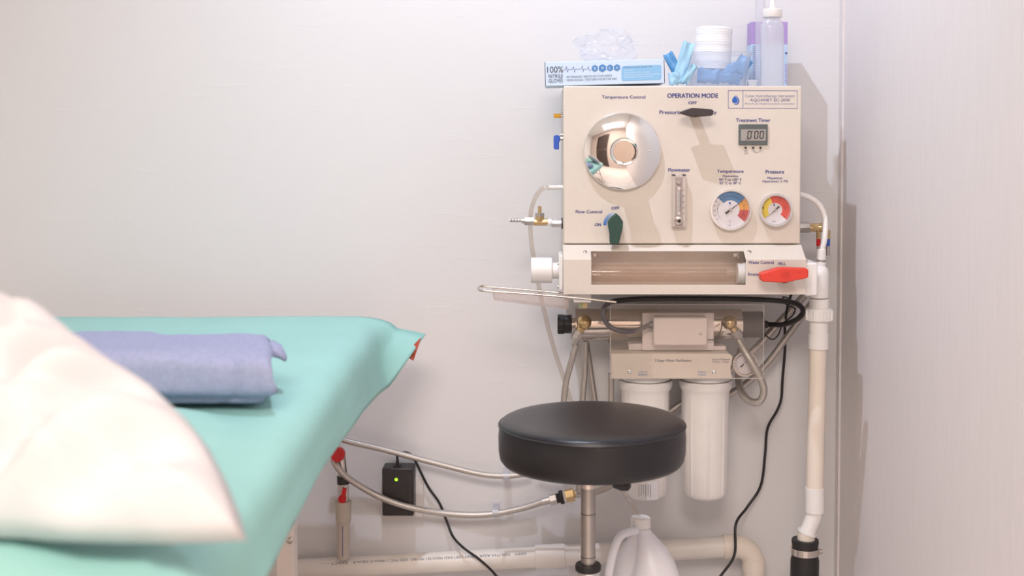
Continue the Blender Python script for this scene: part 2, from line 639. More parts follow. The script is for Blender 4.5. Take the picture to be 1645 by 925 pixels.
# ================================================================== HYDROTHERAPY UNIT
YC, YL = -0.24, -0.285
unit = thing('hydrotherapy_unit', (P(1095, 480, 0).x, 0, P(1095, 473, YL).z),
             'cream wall-mounted hydrotherapy machine with chrome dial, gauges and red waste lever', 'medical machine')
a, b_ = P(905, 138, YC), P(1285.5, 391.5, YC)
CX0, CX1, CZ1, CZ0 = a.x, b_.x, a.z, b_.z
B().box(CX0, CX1, YC, -.001, CZ0, CZ1).build('upper_cabinet', 'cream', unit, bevel=.0025)
# lower housing: sloping top, front with a long window cut through both
zA = P(1100, 393, YC).z
zB = P(1100, 416.5, YL).z
zC = P(1100, 473, YL).z
zW2 = P(1100, 457.5, YL).z
tW = 0.43
zW1, yW1 = zA + (zB - zA) * tW, YC + (YL - YC) * tW
x0, x1 = P(905, 430, YL).x, P(1295, 430, YL).x
w0, w1 = P(950, 430, YL).x, P(1198, 430, YL).x
xs = [x0, w0, w1, x1]
rows = [(YC, zA), (yW1, zW1), (YL, zB), (YL, zW2), (YL, zC)]
bb = B()
vs = [(x, y, z) for (y, z) in rows for x in xs]
fs = []
for i in range(4):
    for j in range(3):
        if j == 1 and i in (1, 2):
            continue
        fs.append((i * 4 + j, i * 4 + j + 1, (i + 1) * 4 + j + 1, (i + 1) * 4 + j))
n0 = len(vs)
vs += [(x0, -.002, zA), (x1, -.002, zA), (x0, -.002, zC), (x1, -.002, zC)]
fs += [(16, 17, 18, 19, n0 + 3, n0 + 2), (n0, n0 + 1, n0 + 3, n0 + 2), (0, 4, 8, 12, 16, n0 + 2, n0), (3, 7, 11, 15, 19, n0 + 3, n0 + 1), (0, 1, 2, 3, n0 + 1, n0)]
bb.add(vs, fs)
bb.build('lower_housing', 'cream', unit, solid=.0016, smooth=0, bevel=.0008)
# inner tray behind the window
bb = B().box(w0 - .012, w1 + .012, -.203, -.200, zC + .004, zA - .004)
bb.build('inner_back_plate', 'cream_in', unit)
# window pane following slope and front
vs = [(w0 - .002, yW1 + .0017, zW1 - .0012), (w1 + .002, yW1 + .0017, zW1 - .0012), (w1 + .002, YL + .0022, zB - .0012), (w0 - .002, YL + .0022, zB - .0012), (w1 + .002, YL + .0022, zW2 - .002), (w0 - .002, YL + .0022, zW2 - .002)]
B().add(vs, [(0, 1, 2, 3), (3, 2, 4, 5)]).build('window_pane', 'clear', unit, smooth=0)
# viewing tube
ct = P(950, 439, -.25)
rT = 13.5 * M(-.25)
tb = B()
tb.lathe([(0, rT), (w1 - w0 - .012, rT)], (w0 + .002, -.245, ct.z), (1, 0, 0), 32, False, False)
tube_o = tb.build('viewing_tube', 'glass_tube', unit)
bb = B()
xr_ = P(1184, 440, -.245).x
bb.lathe([(0, rT * 1.02), (0, rT * 1.22), (.011, rT * 1.22), (.011, rT * 1.3), (.016, rT * 1.3), (.016, rT * .9)], (xr_, -.245, ct.z), (1, 0, 0), 32)
bb.build('tube_collar', 'white_pvc', tube_o)
bb = B()
bb.cyl((w0 + .02, -.245, ct.z + .002), (w1 - .03, -.245, ct.z + .002), rT * .32)
bb.build('inner_rod', 'clear_tube', tube_o)
for px in (953, 1178):
    c = P(px, 409, -.247)
    bb = B().box(c.x, c.x + .006, c.y - .004, c.y + .004, c.z - .003, c.z + .003)
    if px > 1000:
        bb.box(c.x + .0075, c.x + .009, c.y - .004, c.y + .004, c.z - .006, c.z + .005)
    bb.build('pane_clip', 'nickel', unit)
for px in (940, 1204):
    c = P(px, 405.5, -.263)
    nrm = Vector((0, -(zA - zB), -(YL - YC))).normalized()
    nrm = Vector((0, -abs(zA - zB), abs(YC - YL))).normalized()
    y_ = YC + (YL - YC) * .5
    q = Vector((P(px, 405, y_).x, y_, zA + (zB - zA) * .5))
    B().lathe([(-.0005, .0038), (.0012, .0038), (.0018, .003), (.0019, .0016), (.0008, .0014)], q, nrm, 14).build('screw', 'nickel', unit)

# --- lettering on the cabinet
yt = YC - .0004
text('Temperature Control', 967, 153.2, 1036.5, 159.6, yt, 'ink', unit)
text('OPERATION MODE', 1072, 150, 1153.5, 157, yt, 'ink', unit, .03)
text('OFF', 1106, 162.7, 1119.2, 167.2, yt, 'ink', unit, .02)
text('Pressurized', 1059.5, 177.3, 1103, 183, yt, 'ink', unit, .02)
text('Gravity', 1124, 177.3, 1151, 184.5, yt, 'ink', unit, .02)
text('Treatment Timer', 1182.5, 190.2, 1237.5, 195.8, yt, 'ink', unit, .02)
text('Flowmeter', 1073.5, 270, 1108.5, 275.5, yt, 'ink', unit, .02)
text('Temperature', 1152, 272.6, 1194.5, 279, yt, 'ink', unit, .02)
text('Operation', 1160.5, 281, 1186, 285.3, yt, 'ink', unit, .015)
text("90° F to 100° F", 1155, 286.3, 1191, 290.5, yt, 'ink', unit, .015)
text("32° C to 38° C", 1156, 291.8, 1190.3, 296, yt, 'ink', unit, .015)
text('Pressure', 1230, 273, 1259.5, 278.6, yt, 'ink', unit, .02)
text('Maximum', 1233, 284, 1257, 287.6, yt, 'ink', unit, .015)
text('Operation: 2 PSI', 1224.5, 289.4, 1265.5, 293.8, yt, 'ink', unit, .015)
text('Flow Control', 925, 337.4, 967, 342.4, yt, 'ink', unit, .02)
text('OFF', 982.4, 331.6, 995, 336.4, yt, 'ink', unit, .03)
text('ON', 955.5, 358.3, 965.2, 363, yt, 'ink', unit, .03)
ylt = YL - .0004
text('Waste Control', 1202, 418.8, 1242.5, 423.6, ylt, 'ink', unit, .02)
text('FILL', 1250.5, 421, 1262.5, 425.3, ylt, 'ink', unit, .02)
text('Empty', 1202, 438.2, 1219.5, 443.8, ylt, 'ink', unit, .02)


# logo plate
def line_px(x0, y0, x1, y1, yd, wpx, m, parent, name='printed_line'):
    a, b = P(x0, y0, yd), P(x1, y1, yd)
    d = (b - a).normalized()
    nn = Vector((-d.z, 0, d.x)) * wpx * M(yd) / 2
    return B().add([a - nn, b - nn, b + nn, a + nn], [(0, 1, 2, 3)]).build(name, m, parent, smooth=0)


for q in ((1170, 145.3, 1280.8, 145.8), (1170, 173.6, 1280.8, 174.2), (1170, 145.3, 1170, 173.6), (1280.6, 145.8, 1280.6, 174.2), (1193.6, 145.4, 1193.6, 173.8)):
    line_px(*q, yt, .9, 'ink_light', unit)
text('Colon Hydrotherapy Instrument', 1197, 151.6, 1276.5, 157.8, yt, 'ink_light', unit, 0)
text('AQUANET EC-2000', 1205, 158.2, 1269, 163.8, yt, 'ink', unit, .0)
text('Prime Pacific Health Innovations Corporation', 1197, 165.2, 1276.5, 168.8, yt, 'ink_light', unit, 0)


def drop(cx, cy, s, yd, m, parent, name='drop_logo'):
    out = []
    for i in range(24):
        a_ = 2 * math.pi * i / 24
        r = 1.0
        x = math.sin(a_) * (1 - max(0, math.cos(a_)) ** 2 * .9)
        y = -math.cos(a_) * (1.0 if math.cos(a_) < 0 else 1.75)
        out.append(P(cx + x * s, cy + y * s, yd))
    return B().add(out, [tuple(range(24))]).build(name, m, parent, smooth=0)


drop(1180.6, 161.5, 4.6, yt, 'logo_blue', unit)
# crescent hugging the drop on its right
cr = []
for i in range(15):
    t = i / 14
    a_ = R(112 - t * 215)
    cr.append((1182.3 + 6 * math.sin(R(20 + t * 180)) * (1.0), 153 + 14.3 * t + 0 * a_))
outer = [(1181.2, 151.6), (1184.5, 155), (1187, 159), (1188, 162.5), (1187, 165.8), (1184.3, 168), (1181, 168.2), (1178.5, 167)]
inner = [(1181, 167), (1183.5, 166.4), (1185.3, 164.6), (1186, 162), (1185.2, 158.8), (1183.4, 155.6)]
B().add([P(x, y, yt) for x, y in outer + inner], [tuple(range(len(outer + inner)))]).build('crescent_logo', 'logo_blue', unit, smooth=0)

# --- temperature dial
c0 = P(999, 243, YC)
mm = M(YC)
dial = B().lathe([(0, 60 * mm), (.004, 61.5 * mm), (.0095, 62 * mm), (.0125, 60.5 * mm), (.0165, 52 * mm), (.020, 38 * mm), (.022, 22 * mm), (.0225, 2 * mm)], c0, (0, -1, 0), 72).build('temperature_dial', 'chrome', unit, smooth=30)
kc = c0 + Vector((0, -.022, 0))
B().lathe([(0, 20 * mm), (.01, 20 * mm), (.030, 18 * mm), (.034, 19.5 * mm), (.037, 22 * mm), (.040, 22 * mm), (.042, 20.5 * mm), (.041, 17.6 * mm)], kc, (0, -1, 0), 48).build('dial_knob', 'chrome', dial, smooth=30)
B().lathe([(.0405, 17.4 * mm), (.0415, 16.5 * mm), (.0417, 1 * mm)], kc, (0, -1, 0), 40, False).build('knob_cap', 'stainless', dial)
q = c0 + Vector((43 * mm, -.019, 1 * mm))
B().lathe([(-.002, .0016), (.001, .0016), (.0014, .0008)], q, (0, -1, 0), 12).build('set_screw', 'nickel', dial)

# --- mode handle (black)
h = B().prism([(1093, 180), (1101, 176.5), (1112, 173), (1119, 173.5), (1144, 175.5), (1146.5, 178), (1146, 184), (1142.5, 186), (1116, 188), (1110, 187), (1096, 183)], YC - .048, YC - .026)
mh = h.build('mode_lever', 'handle_black', unit, bevel=.0015)
c = P(1113.5, 181.5, YC)
B().cyl(c, c + Vector((0, -.027, 0)), .0092).build('lever_stem', 'brass', mh)
# --- flow lever (green)
h = B().prism([(990, 342.5), (996, 348), (1001, 356), (1000.5, 366), (997.5, 378), (994.5, 391), (992, 392.6), (982.5, 392.6), (980, 390.5), (979.6, 376), (977.3, 364), (976.8, 356), (982, 349.5)], YC - .034, YC - .014)
fl = h.build('flow_lever', 'handle_green', unit, bevel=.0015)
c = P(989, 360, YC)
B().cyl(c, c + Vector((0, -.015, 0)), .011).build('lever_stem', 'black_rubber', fl)
cc = P(990, 361, yt)
for i in range(8):
    t = i / 7
    m_ = mat('arc_blue', tuple(int(u + (v - u) * t) for u, v in zip((66, 126, 204), (196, 206, 226))), .6, var=0)
    wedge(cc, 15.5 * mm, 21 * mm, 182 - i * 10.2, 182 - i * 10.2 - 9.3, yt, 4).build('flow_arc_segment', m_, unit, smooth=0)
# --- waste handle (red)
h = B().prism([(1221, 440.5), (1227, 437.5), (1249, 431.2), (1258, 430), (1296, 431.3), (1299, 433.5), (1299, 444.5), (1296, 447), (1262, 454), (1252, 454), (1227, 452.6), (1223, 451)], YL - .046, YL - .022)
wh = h.build('waste_lever', 'handle_red', unit, bevel=.002)
yy = YL - .0465
for q in ((1256, 438.8, 1269, 437.8), (1254, 442.3, 1270, 441), (1258, 445.6, 1268, 444.8), (1234, 443, 1240, 441.5), (1282, 438, 1287, 437)):
    line_px(*q, yy, 1.0, mat('dull_red_relief', (205, 58, 46), .5), wh, 'raised_bar')
c = P(1256, 441, YL)
B().cyl(c, c + Vector((0, -.023, 0)), .0135).build('lever_stem', 'black_rubber', wh)

# --- timer
tm = B().boxp(1187, 199.5, 1233.3, 232.8, YC - .004, YC + .002).build('treatment_timer', 'timer', unit, bevel=.0008)
scr = B().boxp(1190.2, 207.6, 1230.2, 226, YC - .0046, YC - .002).build('timer_screen', 'lcd', tm)


def seg7(cx, cy, w_, h_, segs, yd, parent):
    sl = .08
    t_ = 1.7
    b = B()

    def sg(xa, ya, xb, yb):
        a, c = P(xa + (cy - ya) * sl, ya, yd), P(xb + (cy - yb) * sl, yb, yd)
        d = (c - a).normalized()
        nn = Vector((-d.z, 0, d.x)) * t_ * M(yd) / 2
        e = d * .7 * M(yd)
        b.add([a + e - nn, c - e - nn, c + Vector(), c - e + nn, a + e + nn, a], [(0, 1, 2, 3, 4, 5)])
    x0, x1, y0, y1 = cx - w_ / 2, cx + w_ / 2, cy - h_ / 2, cy + h_ / 2
    D_ = {'a': (x0, y0, x1, y0), 'b': (x1, y0, x1, cy), 'c': (x1, cy, x1, y1), 'd': (x0, y1, x1, y1), 'e': (x0, cy, x0, y1), 'f': (x0, y0, x0, cy), 'g': (x0, cy, x1, cy)}
    for k in segs:
        sg(*D_[k])
    return b.build('digit', 'ink_black', parent, smooth=0)


for cx in (1204, 1215, 1223.6):
    seg7(cx, 216.6, 5.2, 11.4, 'abcdef', YC - .0048, tm)
line_px(1209.3, 210, 1209, 212, YC - .0048, 1.1, 'ink_black', tm, 'minute_mark')
text('TIMER', 1197, 223, 1204, 224.6, YC - .0048, 'ink_black', tm, 0)
for px in (1197.7, 1209.7, 1221.6):
    c = P(px, 237.2, YC)
    B().cyl(c, c + Vector((0, -.004, 0)), 1.9 * mm, 1.6 * mm, 14).build('timer_button', 'handle_black', unit, bevel=.0003)
for s_, q in (('Start', (1195, 240.4, 1200.3, 242.2)), ('Stop', (1195, 243, 1200.3, 245)), ('Reset', (1195, 245.9, 1201, 247.6)), ('Min', (1207.8, 240.6, 1211.4, 242)), ('Preset', (1212.5, 243.4, 1218, 245.2)), ('Sec', (1220, 240.8, 1223, 242))):
    text(s_, *q, yt, 'ink_grey', unit, 0)
line_px(1209.7, 242.4, 1212.3, 244.2, yt, .5, 'ink_grey', unit)
line_px(1221.4, 242.4, 1218.5, 244.2, yt, .5, 'ink_grey', unit)

# --- flowmeter
fm = B().boxp(1080.3, 281, 1101.8, 364.5, YC - .016, YC + .001).build('flowmeter', mat('clear_block', (200, 186, 178), .12, coat=.5), unit, bevel=.001)
MT['slot'] = mat('flowmeter_channel', (172, 156, 150), .3)
yf = YC - .0166
B().boxp(1084.6, 284.5, 1096.4, 363, yf, YC - .014).build('channel', 'slot', fm, bevel=.0006)
B().boxp(1088.3, 300, 1092.8, 345, yf - .0012, YC - .015).build('float_tube', mat('float_tube', (214, 204, 196), .1), fm, bevel=.0004)
for (a1, a2) in ((1080.3, 1085), (1096.8, 1101.8)):
    B().boxp(a1, 280.4, a2, 282, yf - .0005, YC).build('corner_clip', 'black_plastic', fm)
c = P(1090.2, 293.6, yf)
B().lathe([(0, 3.4 * mm), (.002, 3.2 * mm), (.003, 1.5 * mm), (.001, 1.3 * mm)], c, (0, -1, 0), 20).build('top_screw', 'nickel', fm)
c = P(1090.2, 354.4, yf)
kb = B().lathe([(0, 7.3 * mm), (.002, 7.3 * mm), (.0025, 5.5 * mm), (.008, 5.0 * mm), (.0085, 3 * mm)], c, (0, -1, 0), 6).build('adjust_knob', 'nickel', fm)
B().lathe([(.0082, 3.0 * mm), (.0088, 2.9 * mm)], c, (0, -1, 0), 16).build('knob_centre', 'black_rubber', kb)
for i in range(23):
    yy = 305.5 + i * 1.55
    lw = 3.4 if i % 6 == 0 else 2.4
    line_px(1091.5 - lw, yy, 1091.5 + lw, yy, yf - .0014, .5, 'ink_grey', fm, 'scale_tick')
for i, s_ in enumerate(('10', '8', '6', '4', '2')):
    text(s_, 1096.6, 304.2 + i * 9.4, 1099.6, 306.6 + i * 9.4, YC - .0163, 'ink_grey', fm, 0)


# --- gauges
def gauge(px, py, rb, rf, yd, name, sectors, needle, parent, depth=.014, ticks=(), fr=None, tail=.35, nlen=.92):
    k = M(yd)
    c = P(px, py, yd)
    g = B().lathe([(0, rb * k * .96), (depth * .8, rb * k), (depth, rb * k * .985), (depth, rf * k * 1.02), (depth * .45, rf * k)], c, (0, -1, 0), 56).build(name, 'chrome' if parent is unit else 'steel', parent, smooth=30)
    yq = yd - depth * .45 - .0005
    B().lathe([(0, rf * k * 1.01), (.0004, rf * k * 1.01)], Vector((c.x, yq + .0004, c.z)), (0, -1, 0), 48).build('dial_face', 'g_white', g)
    c2 = Vector((c.x, 0, c.z))
    for (r0, r1, a0, a1, m_) in sectors:
        wedge(c2, r0 * k, r1 * k, a0, a1, yq - .0002, max(6, int(abs(a1 - a0) / 5))).build('coloured_sector', m_, g, smooth=0)
    for (a_, r0, r1, wd) in ticks:
        t0 = Vector((math.cos(R(a_)), 0, math.sin(R(a_))))
        nn = Vector((-t0.z, 0, t0.x)) * wd * k / 2
        s0, s1 = c2 + t0 * r0 * k + Vector((0, yq - .0003, 0)), c2 + t0 * r1 * k + Vector((0, yq - .0003, 0))
        B().add([s0 - nn, s1 - nn, s1 + nn, s0 + nn], [(0, 1, 2, 3)]).build('tick', 'ink_black', g, smooth=0)
    # needle
    d_ = Vector((math.cos(R(needle)), 0, math.sin(R(needle))))
    nn = Vector((-d_.z, 0, d_.x))
    yn = Vector((0, yq - .0018, 0))
    r = rf * k
    pts = [c2 - d_ * r * tail - nn * r * .065, c2 - d_ * r * .12 - nn * r * .05, c2 + nn * -r * .03, c2 + d_ * r * nlen, c2 + nn * r * .03, c2 - d_ * r * .12 + nn * r * .05, c2 - d_ * r * tail + nn * r * .065]
    B().rings([[p + yn for p in pts], [p + yn + Vector((0, .0005, 0)) for p in pts]]).build('needle', 'ink_black', g, smooth=0)
    B().lathe([(0, r * .09), (.002, r * .08)], c2 + Vector((0, yq - .0005, 0)), (0, -1, 0), 16).build('needle_hub', 'nickel', g)
    if parent is unit:
        B().lathe([(0, rf * k * 1.015), (.0012, rf * k * .7), (.0016, rf * k * .05)], Vector((c.x, yd - depth * .86, c.z)), (0, -1, 0), 48, False).build('glass_cover', 'clear', g)
    return g


tk = [(a_, 24, 28, .6) for a_ in (150, 166, 183, 200, 216)] + [(a_, 22, 24.5, .4) for a_ in range(48, 136, 14)] + [(a_, 22, 26, .5) for a_ in (18, -20)] + [(158, 19, 22, .4), (175, 19, 22, .4), (192, 19, 22, .4)]
tg = gauge(1172.8, 336.4, 33.3, 29.3, YC, 'temperature_gauge',
           [(15, 29, 38, 137, 'g_blue'), (14.5, 29, -1, 38, 'g_orange'), (14.5, 29, -41, -1, 'g_red'), (21.6, 22.0, 38, 137, 'ink_grey'), (21.6, 22.0, -41, 38, 'ink_grey'), (20.8, 21.2, 145, 220, 'ink_grey')],
           37, unit, .012, tk)
drop(1172.5, 326.5, 1.6, YC - .0075, 'logo_blue', tg)
text('°F', 1169, 354.2, 1174, 356.2, YC - .0075, 'ink_grey', tg, 0)
text('°C', 1169, 361, 1174, 363, YC - .0075, 'ink_grey', tg, 0)
tk = [(a_, 18.5, 21.5, .4) for a_ in range(122, 222, 5)] + [(a_, 17, 21, .6) for a_ in (-38,)]
pg = gauge(1244.4, 336.6, 27, 22.6, YC, 'pressure_gauge',
           [(12, 22.3, 114, 218, 'g_yellow'), (11, 22.3, -42, 114, 'g_red2')],
           222, unit, .016, tk, tail=.36, nlen=.88)
drop(1243.6, 329.3, 1.5, YC - .0093, 'logo_blue', pg)
text('1', 1225, 332.6, 1227.4, 335, YC - .0093, 'ink_black', pg, 0)
text('2', 1250.7, 320, 1252.8, 322.4, YC - .0093, 'ink_black', pg, 0)
text('3', 1259.6, 333, 1261.8, 335.4, YC - .0093, 'ink_black', pg, 0)
text('PSI', 1240, 354.6, 1245.6, 356.8, YC - .0093, 'ink_grey', pg, 0)

# --- fittings on the left side
yS = -.2
k = M(yS)


def cylx(px0, px1, py, r_px, yd, r2=None, n=24, b=None):
    a, c = P(px0, py, yd), P(px1, py, yd)
    b = b or B()
    return b.cyl((a.x, yd, a.z), (c.x, yd, a.z), r_px * M(yd), (r2 or r_px) * M(yd), n)


cylx(889.5, 901, 186, 3.6, yS, n=8).build('yellow_knob', 'yellow_plastic', unit, bevel=.0008)
b = cylx(900, 905, 186, 2.2, yS)
cylx(901.5, 905.5, 179.6, 1.8, yS, b=b)
b.build('knob_stem', 'nickel', unit)
B().prism([(889.5, 219), (891.5, 217), (897, 217), (900, 219.5), (900, 226), (898.2, 228), (898.2, 240), (891, 240), (889.5, 238)], yS - .008, yS + .008).build('blue_valve_lever', 'blue_plastic', unit, bevel=.0012)
b = cylx(899.5, 905.5, 222.5, 3.2, yS)
cylx(900, 905.5, 216.5, 2.4, yS, b=b)
b.build('valve_stem', 'nickel', unit)
# barb
b = cylx(896.5, 905.5, 301, 4.2, yS, n=6)
for i in range(5):
    cylx(881 + i * 3, 884 + i * 3, 301, 2.8, yS, 4.2, b=b)
b.build('hose_barb', 'white_pvc', unit)
# sampling valve
b = cylx(901.8, 904.6, 359, 9, yS)
b.build('washer', 'handle_black', unit)
cylx(886, 902.5, 359, 6.6, yS, n=6).build('hex_coupler', 'nickel', unit, bevel=.0004)
b = cylx(877, 886, 357, 5.6, yS, n=18)
b.build('white_seal', 'white_pvc', unit)
vb = cylx(857, 880, 356.5, 6.0, yS, n=14)
c = P(867, 356, yS)
vb.cyl(c, c + Vector((0, 0, 9 * k)), 8 * k, 8 * k, 6)
vb_o = vb.build('sampling_valve', 'brass', unit, bevel=.0005)
B().cyl(c + Vector((0, 0, 8.5 * k)), c + Vector((0, 0, 14 * k)), 8.4 * k, None, 6).build('packing_nut', 'nickel', vb_o, bevel=.0004)
B().cyl(c + Vector((0, 0, 14 * k)), c + Vector((0, 0, 25 * k)), 2.8 * k).build('valve_spindle', 'brass', vb_o)
b = cylx(842.5, 858, 355, 7.6, yS, n=6)
cylx(838, 843, 354.5, 4.5, yS, n=12, b=b)
b.build('nozzle_nut', 'nickel', vb_o, bevel=.0004)
b = cylx(818.5, 839, 353.8, 2.4, yS, 2.8, n=14)
for i in range(4):
    cylx(819 + i * 4.5, 823 + i * 4.5, 353.8, 2.2, yS, 3.3, 14, b=b)
b.build('nozzle', 'nickel', vb_o)
# flanges and white end knob
yW = -.225
cw = P(895, 434.5, yW)
B().box(P(897.2, 434, yW).x, x0 - .0001, yW - .045, yW + .045, P(0, 462, yW).z, P(0, 407, yW).z).build('left_flange', 'white_pvc', unit, bevel=.002)
for (dy, py) in ((-.035, 420), (-.035, 457)):
    a = P(896.4, py, yW)
    B().cyl((a.x - .0015, yW + dy, a.z), (a.x + .002, yW + dy, a.z), .0032).build('flange_screw', 'steel', unit)
ek = cylx(853, 887, 434, 20.6, yW, n=48).build('end_knob', 'white_pvc', unit, bevel=.0015)
cylx(886.5, 898, 434.5, 13, yW, n=32).build('knob_neck', 'white_pvc', ek)
B().box(x1 + .0001, P(1304.5, 434, yW).x, yW - .05, yW + .045, P(0, 470, yW).z, P(0, 418, yW).z).build('right_flange', 'white_pvc', unit, bevel=.003)
# block and brass nut below the housing
mb = B()
a, c = P(921.5, 474, -.26), P(949.5, 486, -.26)
mb.box(a.x, c.x, -.26, -.22, c.z, zC - .0002)
mb_o = mb.build('mounting_block', 'white_pvc', unit, bevel=.001)
a = P(937, 485.5, -.24)
B().cyl(a, a + Vector((0, 0, -9 * M(-.24))), 8 * M(-.24), None, 6).build('brass_nut', 'brass', mb_o, bevel=.0004)
# right side fittings
yR = -.14
cylx(1283, 1300, 365, 9, yR, n=8).build('hex_coupler', 'nickel', unit, bevel=.0006)
rb = cylx(1299.5, 1316, 365.5, 7, yR, n=8)
a = P(1318, 365.5, yR)
rb.lathe([(-8 * M(yR), .001), (-6 * M(yR), 6 * M(yR)), (0, 8 * M(yR)), (6 * M(yR), 6 * M(yR)), (8 * M(yR), .001)], a, (1, 0, 0), 16)
rbo = rb.build('brass_tee', 'brass', unit, bevel=.0004)
for (px, m_) in ((1315, 'red_plastic'), (1330, 'blue_plastic')):
    a = P(px, 374, yR)
    B().cyl(a + Vector((0, 0, .006)), a + Vector((0, 0, -.012)), 3.8 * M(yR), None, 8).build('tee_outlet', 'brass', rbo)
    B().cyl(a + Vector((0, 0, -.012)), a + Vector((0, 0, -.026)), 3.6 * M(yR), None, 12).build('coloured_ring', m_, rbo)
    B().cyl(a + Vector((0, 0, -.026)), a + Vector((0, 0, -.045)), 3.0 * M(yR), None, 12).build('outlet_tail', 'nickel', rbo)

# ================================================================== WIRE RACK, TRAY
rk = B().tube([P(990, 485.5, -.305), P(930, 479, -.305), P(850, 472, -.305), P(778, 467, -.305), P(769.5, 464.5, -.295), P(768, 462.5, -.285), P(770, 461, -.262),
               P(774, 459.2, -.25), P(782, 460.5, -.245), P(850, 465.8, -.245), P(900, 470.5, -.245), P(918, 472.8, -.2475)], 1.9 * M(-.3), 10, 6)
tag(rk.build('wire_rack', 'stainless'), 'thin chrome wire loop sticking out left under the cream machine', 'rack')
a, c = P(790, 462, -.295), P(916, 487, -.295)
tr = B()
tl_, br_ = P(790, 463.5, -.3), P(914, 478.5, -.3)
dz = [0, -22 * M(-.3)]
A_ = [Vector((tl_.x, -.299, tl_.z - .004)), Vector((br_.x, -.299, br_.z - .004)), Vector((br_.x, -.252, br_.z - .004)), Vector((tl_.x, -.252, tl_.z - .004))]
Bt = [p + Vector((0, 0, -.018)) for p in A_]
Bt[0].x += .004
Bt[3].x += .004
tr.rings([Bt, A_], cap0=True, cap1=False)
tag(tr.build('plastic_tray', 'tray', solid=.0008, smooth=0), 'shallow clear plastic tray hanging in the chrome wire loop', 'tray')

# ================================================================== TOP OF THE CABINET
ZT = CZ1 + .0002
# glove carton, tilted a little
yG = -.236
gA, gB = P(875.5, 119, yG), P(1067.5, 114, yG)
glen = (gB - gA).length
gang = math.atan2(gB.z - gA.z, gB.x - gA.x)
gh = 38.6 * M(yG)
gc = (gA + gB) / 2
carton = thing('glove_carton', (gc.x, yG + .055, gc.z - gh / 2), 'flat pale blue carton of nitrile gloves lying on top of the cream cabinet', 'box')
ca, sa = math.cos(gang), math.sin(gang)


def G(l, hh, yy):   # l along the box, hh up
    return Vector((gc.x + l * ca - hh * sa, yy, gc.z + l * sa + hh * ca))


b = B()
hl = glen / 2
b.add([G(x, z, y) for x in (-hl, hl) for y in (yG, yG + .105) for z in (-gh / 2, gh / 2)], [(0, 1, 3, 2), (4, 6, 7, 5), (0, 4, 5, 1), (2, 3, 7, 6), (0, 2, 6, 4), (1, 5, 7, 3)])
b.build('carton_body', 'carton', carton, bevel=.001)


def gplane(px, py):
    q = P(px, py, yG - .0005)
    return q


for x_ in (-hl + .0004, hl - .0004):
    p0, p1 = G(x_ - .0006, -gh / 2, yG - .0004), G(x_ + .0006, gh / 2, yG - .0004)
    B().add([G(x_ - .0006, -gh / 2, yG - .0004), G(x_ + .0006, -gh / 2, yG - .0004), G(x_ + .0006, gh / 2, yG - .0004), G(x_ - .0006, gh / 2, yG - .0004)], [(0, 1, 2, 3)]).build('edge_line', 'carton_edge', carton, smooth=0)


def gt(s, x0, y0, x1, y1, m, bold=0.0):
    sl = -6.2 / 192

    def pl(px, py):
        return P(px, py + (px - x0) * sl, yG - .0006)
    return text(s, x0, y0, x1, y1, yG, m, carton, bold, plane=pl)


gt('100%', 879, 107.0, 904.8, 117.2, 'ink_black')
gt('NITRILE', 881.3, 119.6, 904, 125.2, 'ink_grey', .005)
gt('GLOVES', 881.3, 127, 904, 132.8, 'ink_grey', .005)
gt('NO PINHOLES | GENTLE ON YOUR HANDS', 910.5, 122, 983, 126.4, 'ink_grey')
gt('MICRO ROUGH | TEXTURED FOR BETTER GRIP', 910.5, 127.3, 991, 131.6, 'ink_grey')


def gpoly(pts, m, name):
    sl = -6.2 / 192
    return B().add([P(x, y + (x - 875) * sl, yG - .0005) for x, y in pts], [tuple(range(len(pts)))]).build(name, m, carton, smooth=0)


# heartbeat line, hexagons, tip panel
pulse = [(905, 112.5), (909, 112.5), (910, 107.5), (911.5, 117), (913, 112.5), (920, 112.5), (921, 108), (923, 118), (924, 112.5), (934, 112.8), (935.5, 107.5), (937, 117), (938, 113), (944, 113), (945, 109), (947, 116), (949, 114)]
for (xa, ya), (xb, yb) in zip(pulse[:-1], pulse[1:]):
    dd = Vector((xb - xa, yb - ya)).normalized() * .35
    gpoly([(xa - dd.y, ya + dd.x), (xb - dd.y, yb + dd.x), (xb + dd.y, yb - dd.x), (xa + dd.y, ya - dd.x)], 'ink_light', 'pulse_line')
for i, cx in enumerate((955.5, 967.8, 980, 991.2)):
    r_ = (5.6, 6.6, 5.6, 5.6)[i]
    gpoly([(cx + r_ * math.sin(R(60 * j)), 112.4 - r_ * math.cos(R(60 * j))) for j in range(6)], 'hex_blue', 'hexagon')
    text('SMLXL'[i] if i < 3 else 'XL', cx - 1.6, 107.8 - (cx - 955) * .031, cx + 1.6, 111.8 - (cx - 955) * .031, yG - .0007, 'ink_white', carton, 0)
pts = []
for (cx, cy, a0) in ((1059, 113.5, 0), (1059, 130.5, 90), (1002, 130.5, 180), (1002, 113.5, 270)):
    for j in range(5):
        a_ = R(a0 - 90 + j * 22.5)
        pts.append((cx + 3.5 * math.cos(a_), cy + 3.5 * math.sin(a_)))
gpoly(pts, 'panel_blue', 'tip_panel')
gt('NITRILE GLOVES USAGE TIPS:', 1001.5, 107.4, 1048, 109.6, 'ink_grey')
for i, (xe, s_) in enumerate(((1017, 'Remove jewellery'), (1044, 'Wash hands before and after use of gloves'), (1060, 'Replace gloves immediately after tears or punctures'), (1049, 'Choose proper glove sizes to avoid tears'))):
    gt(s_, 1002.5, 112.2 + i * 3.6, xe, 114.4 + i * 3.6, 'ink_white')


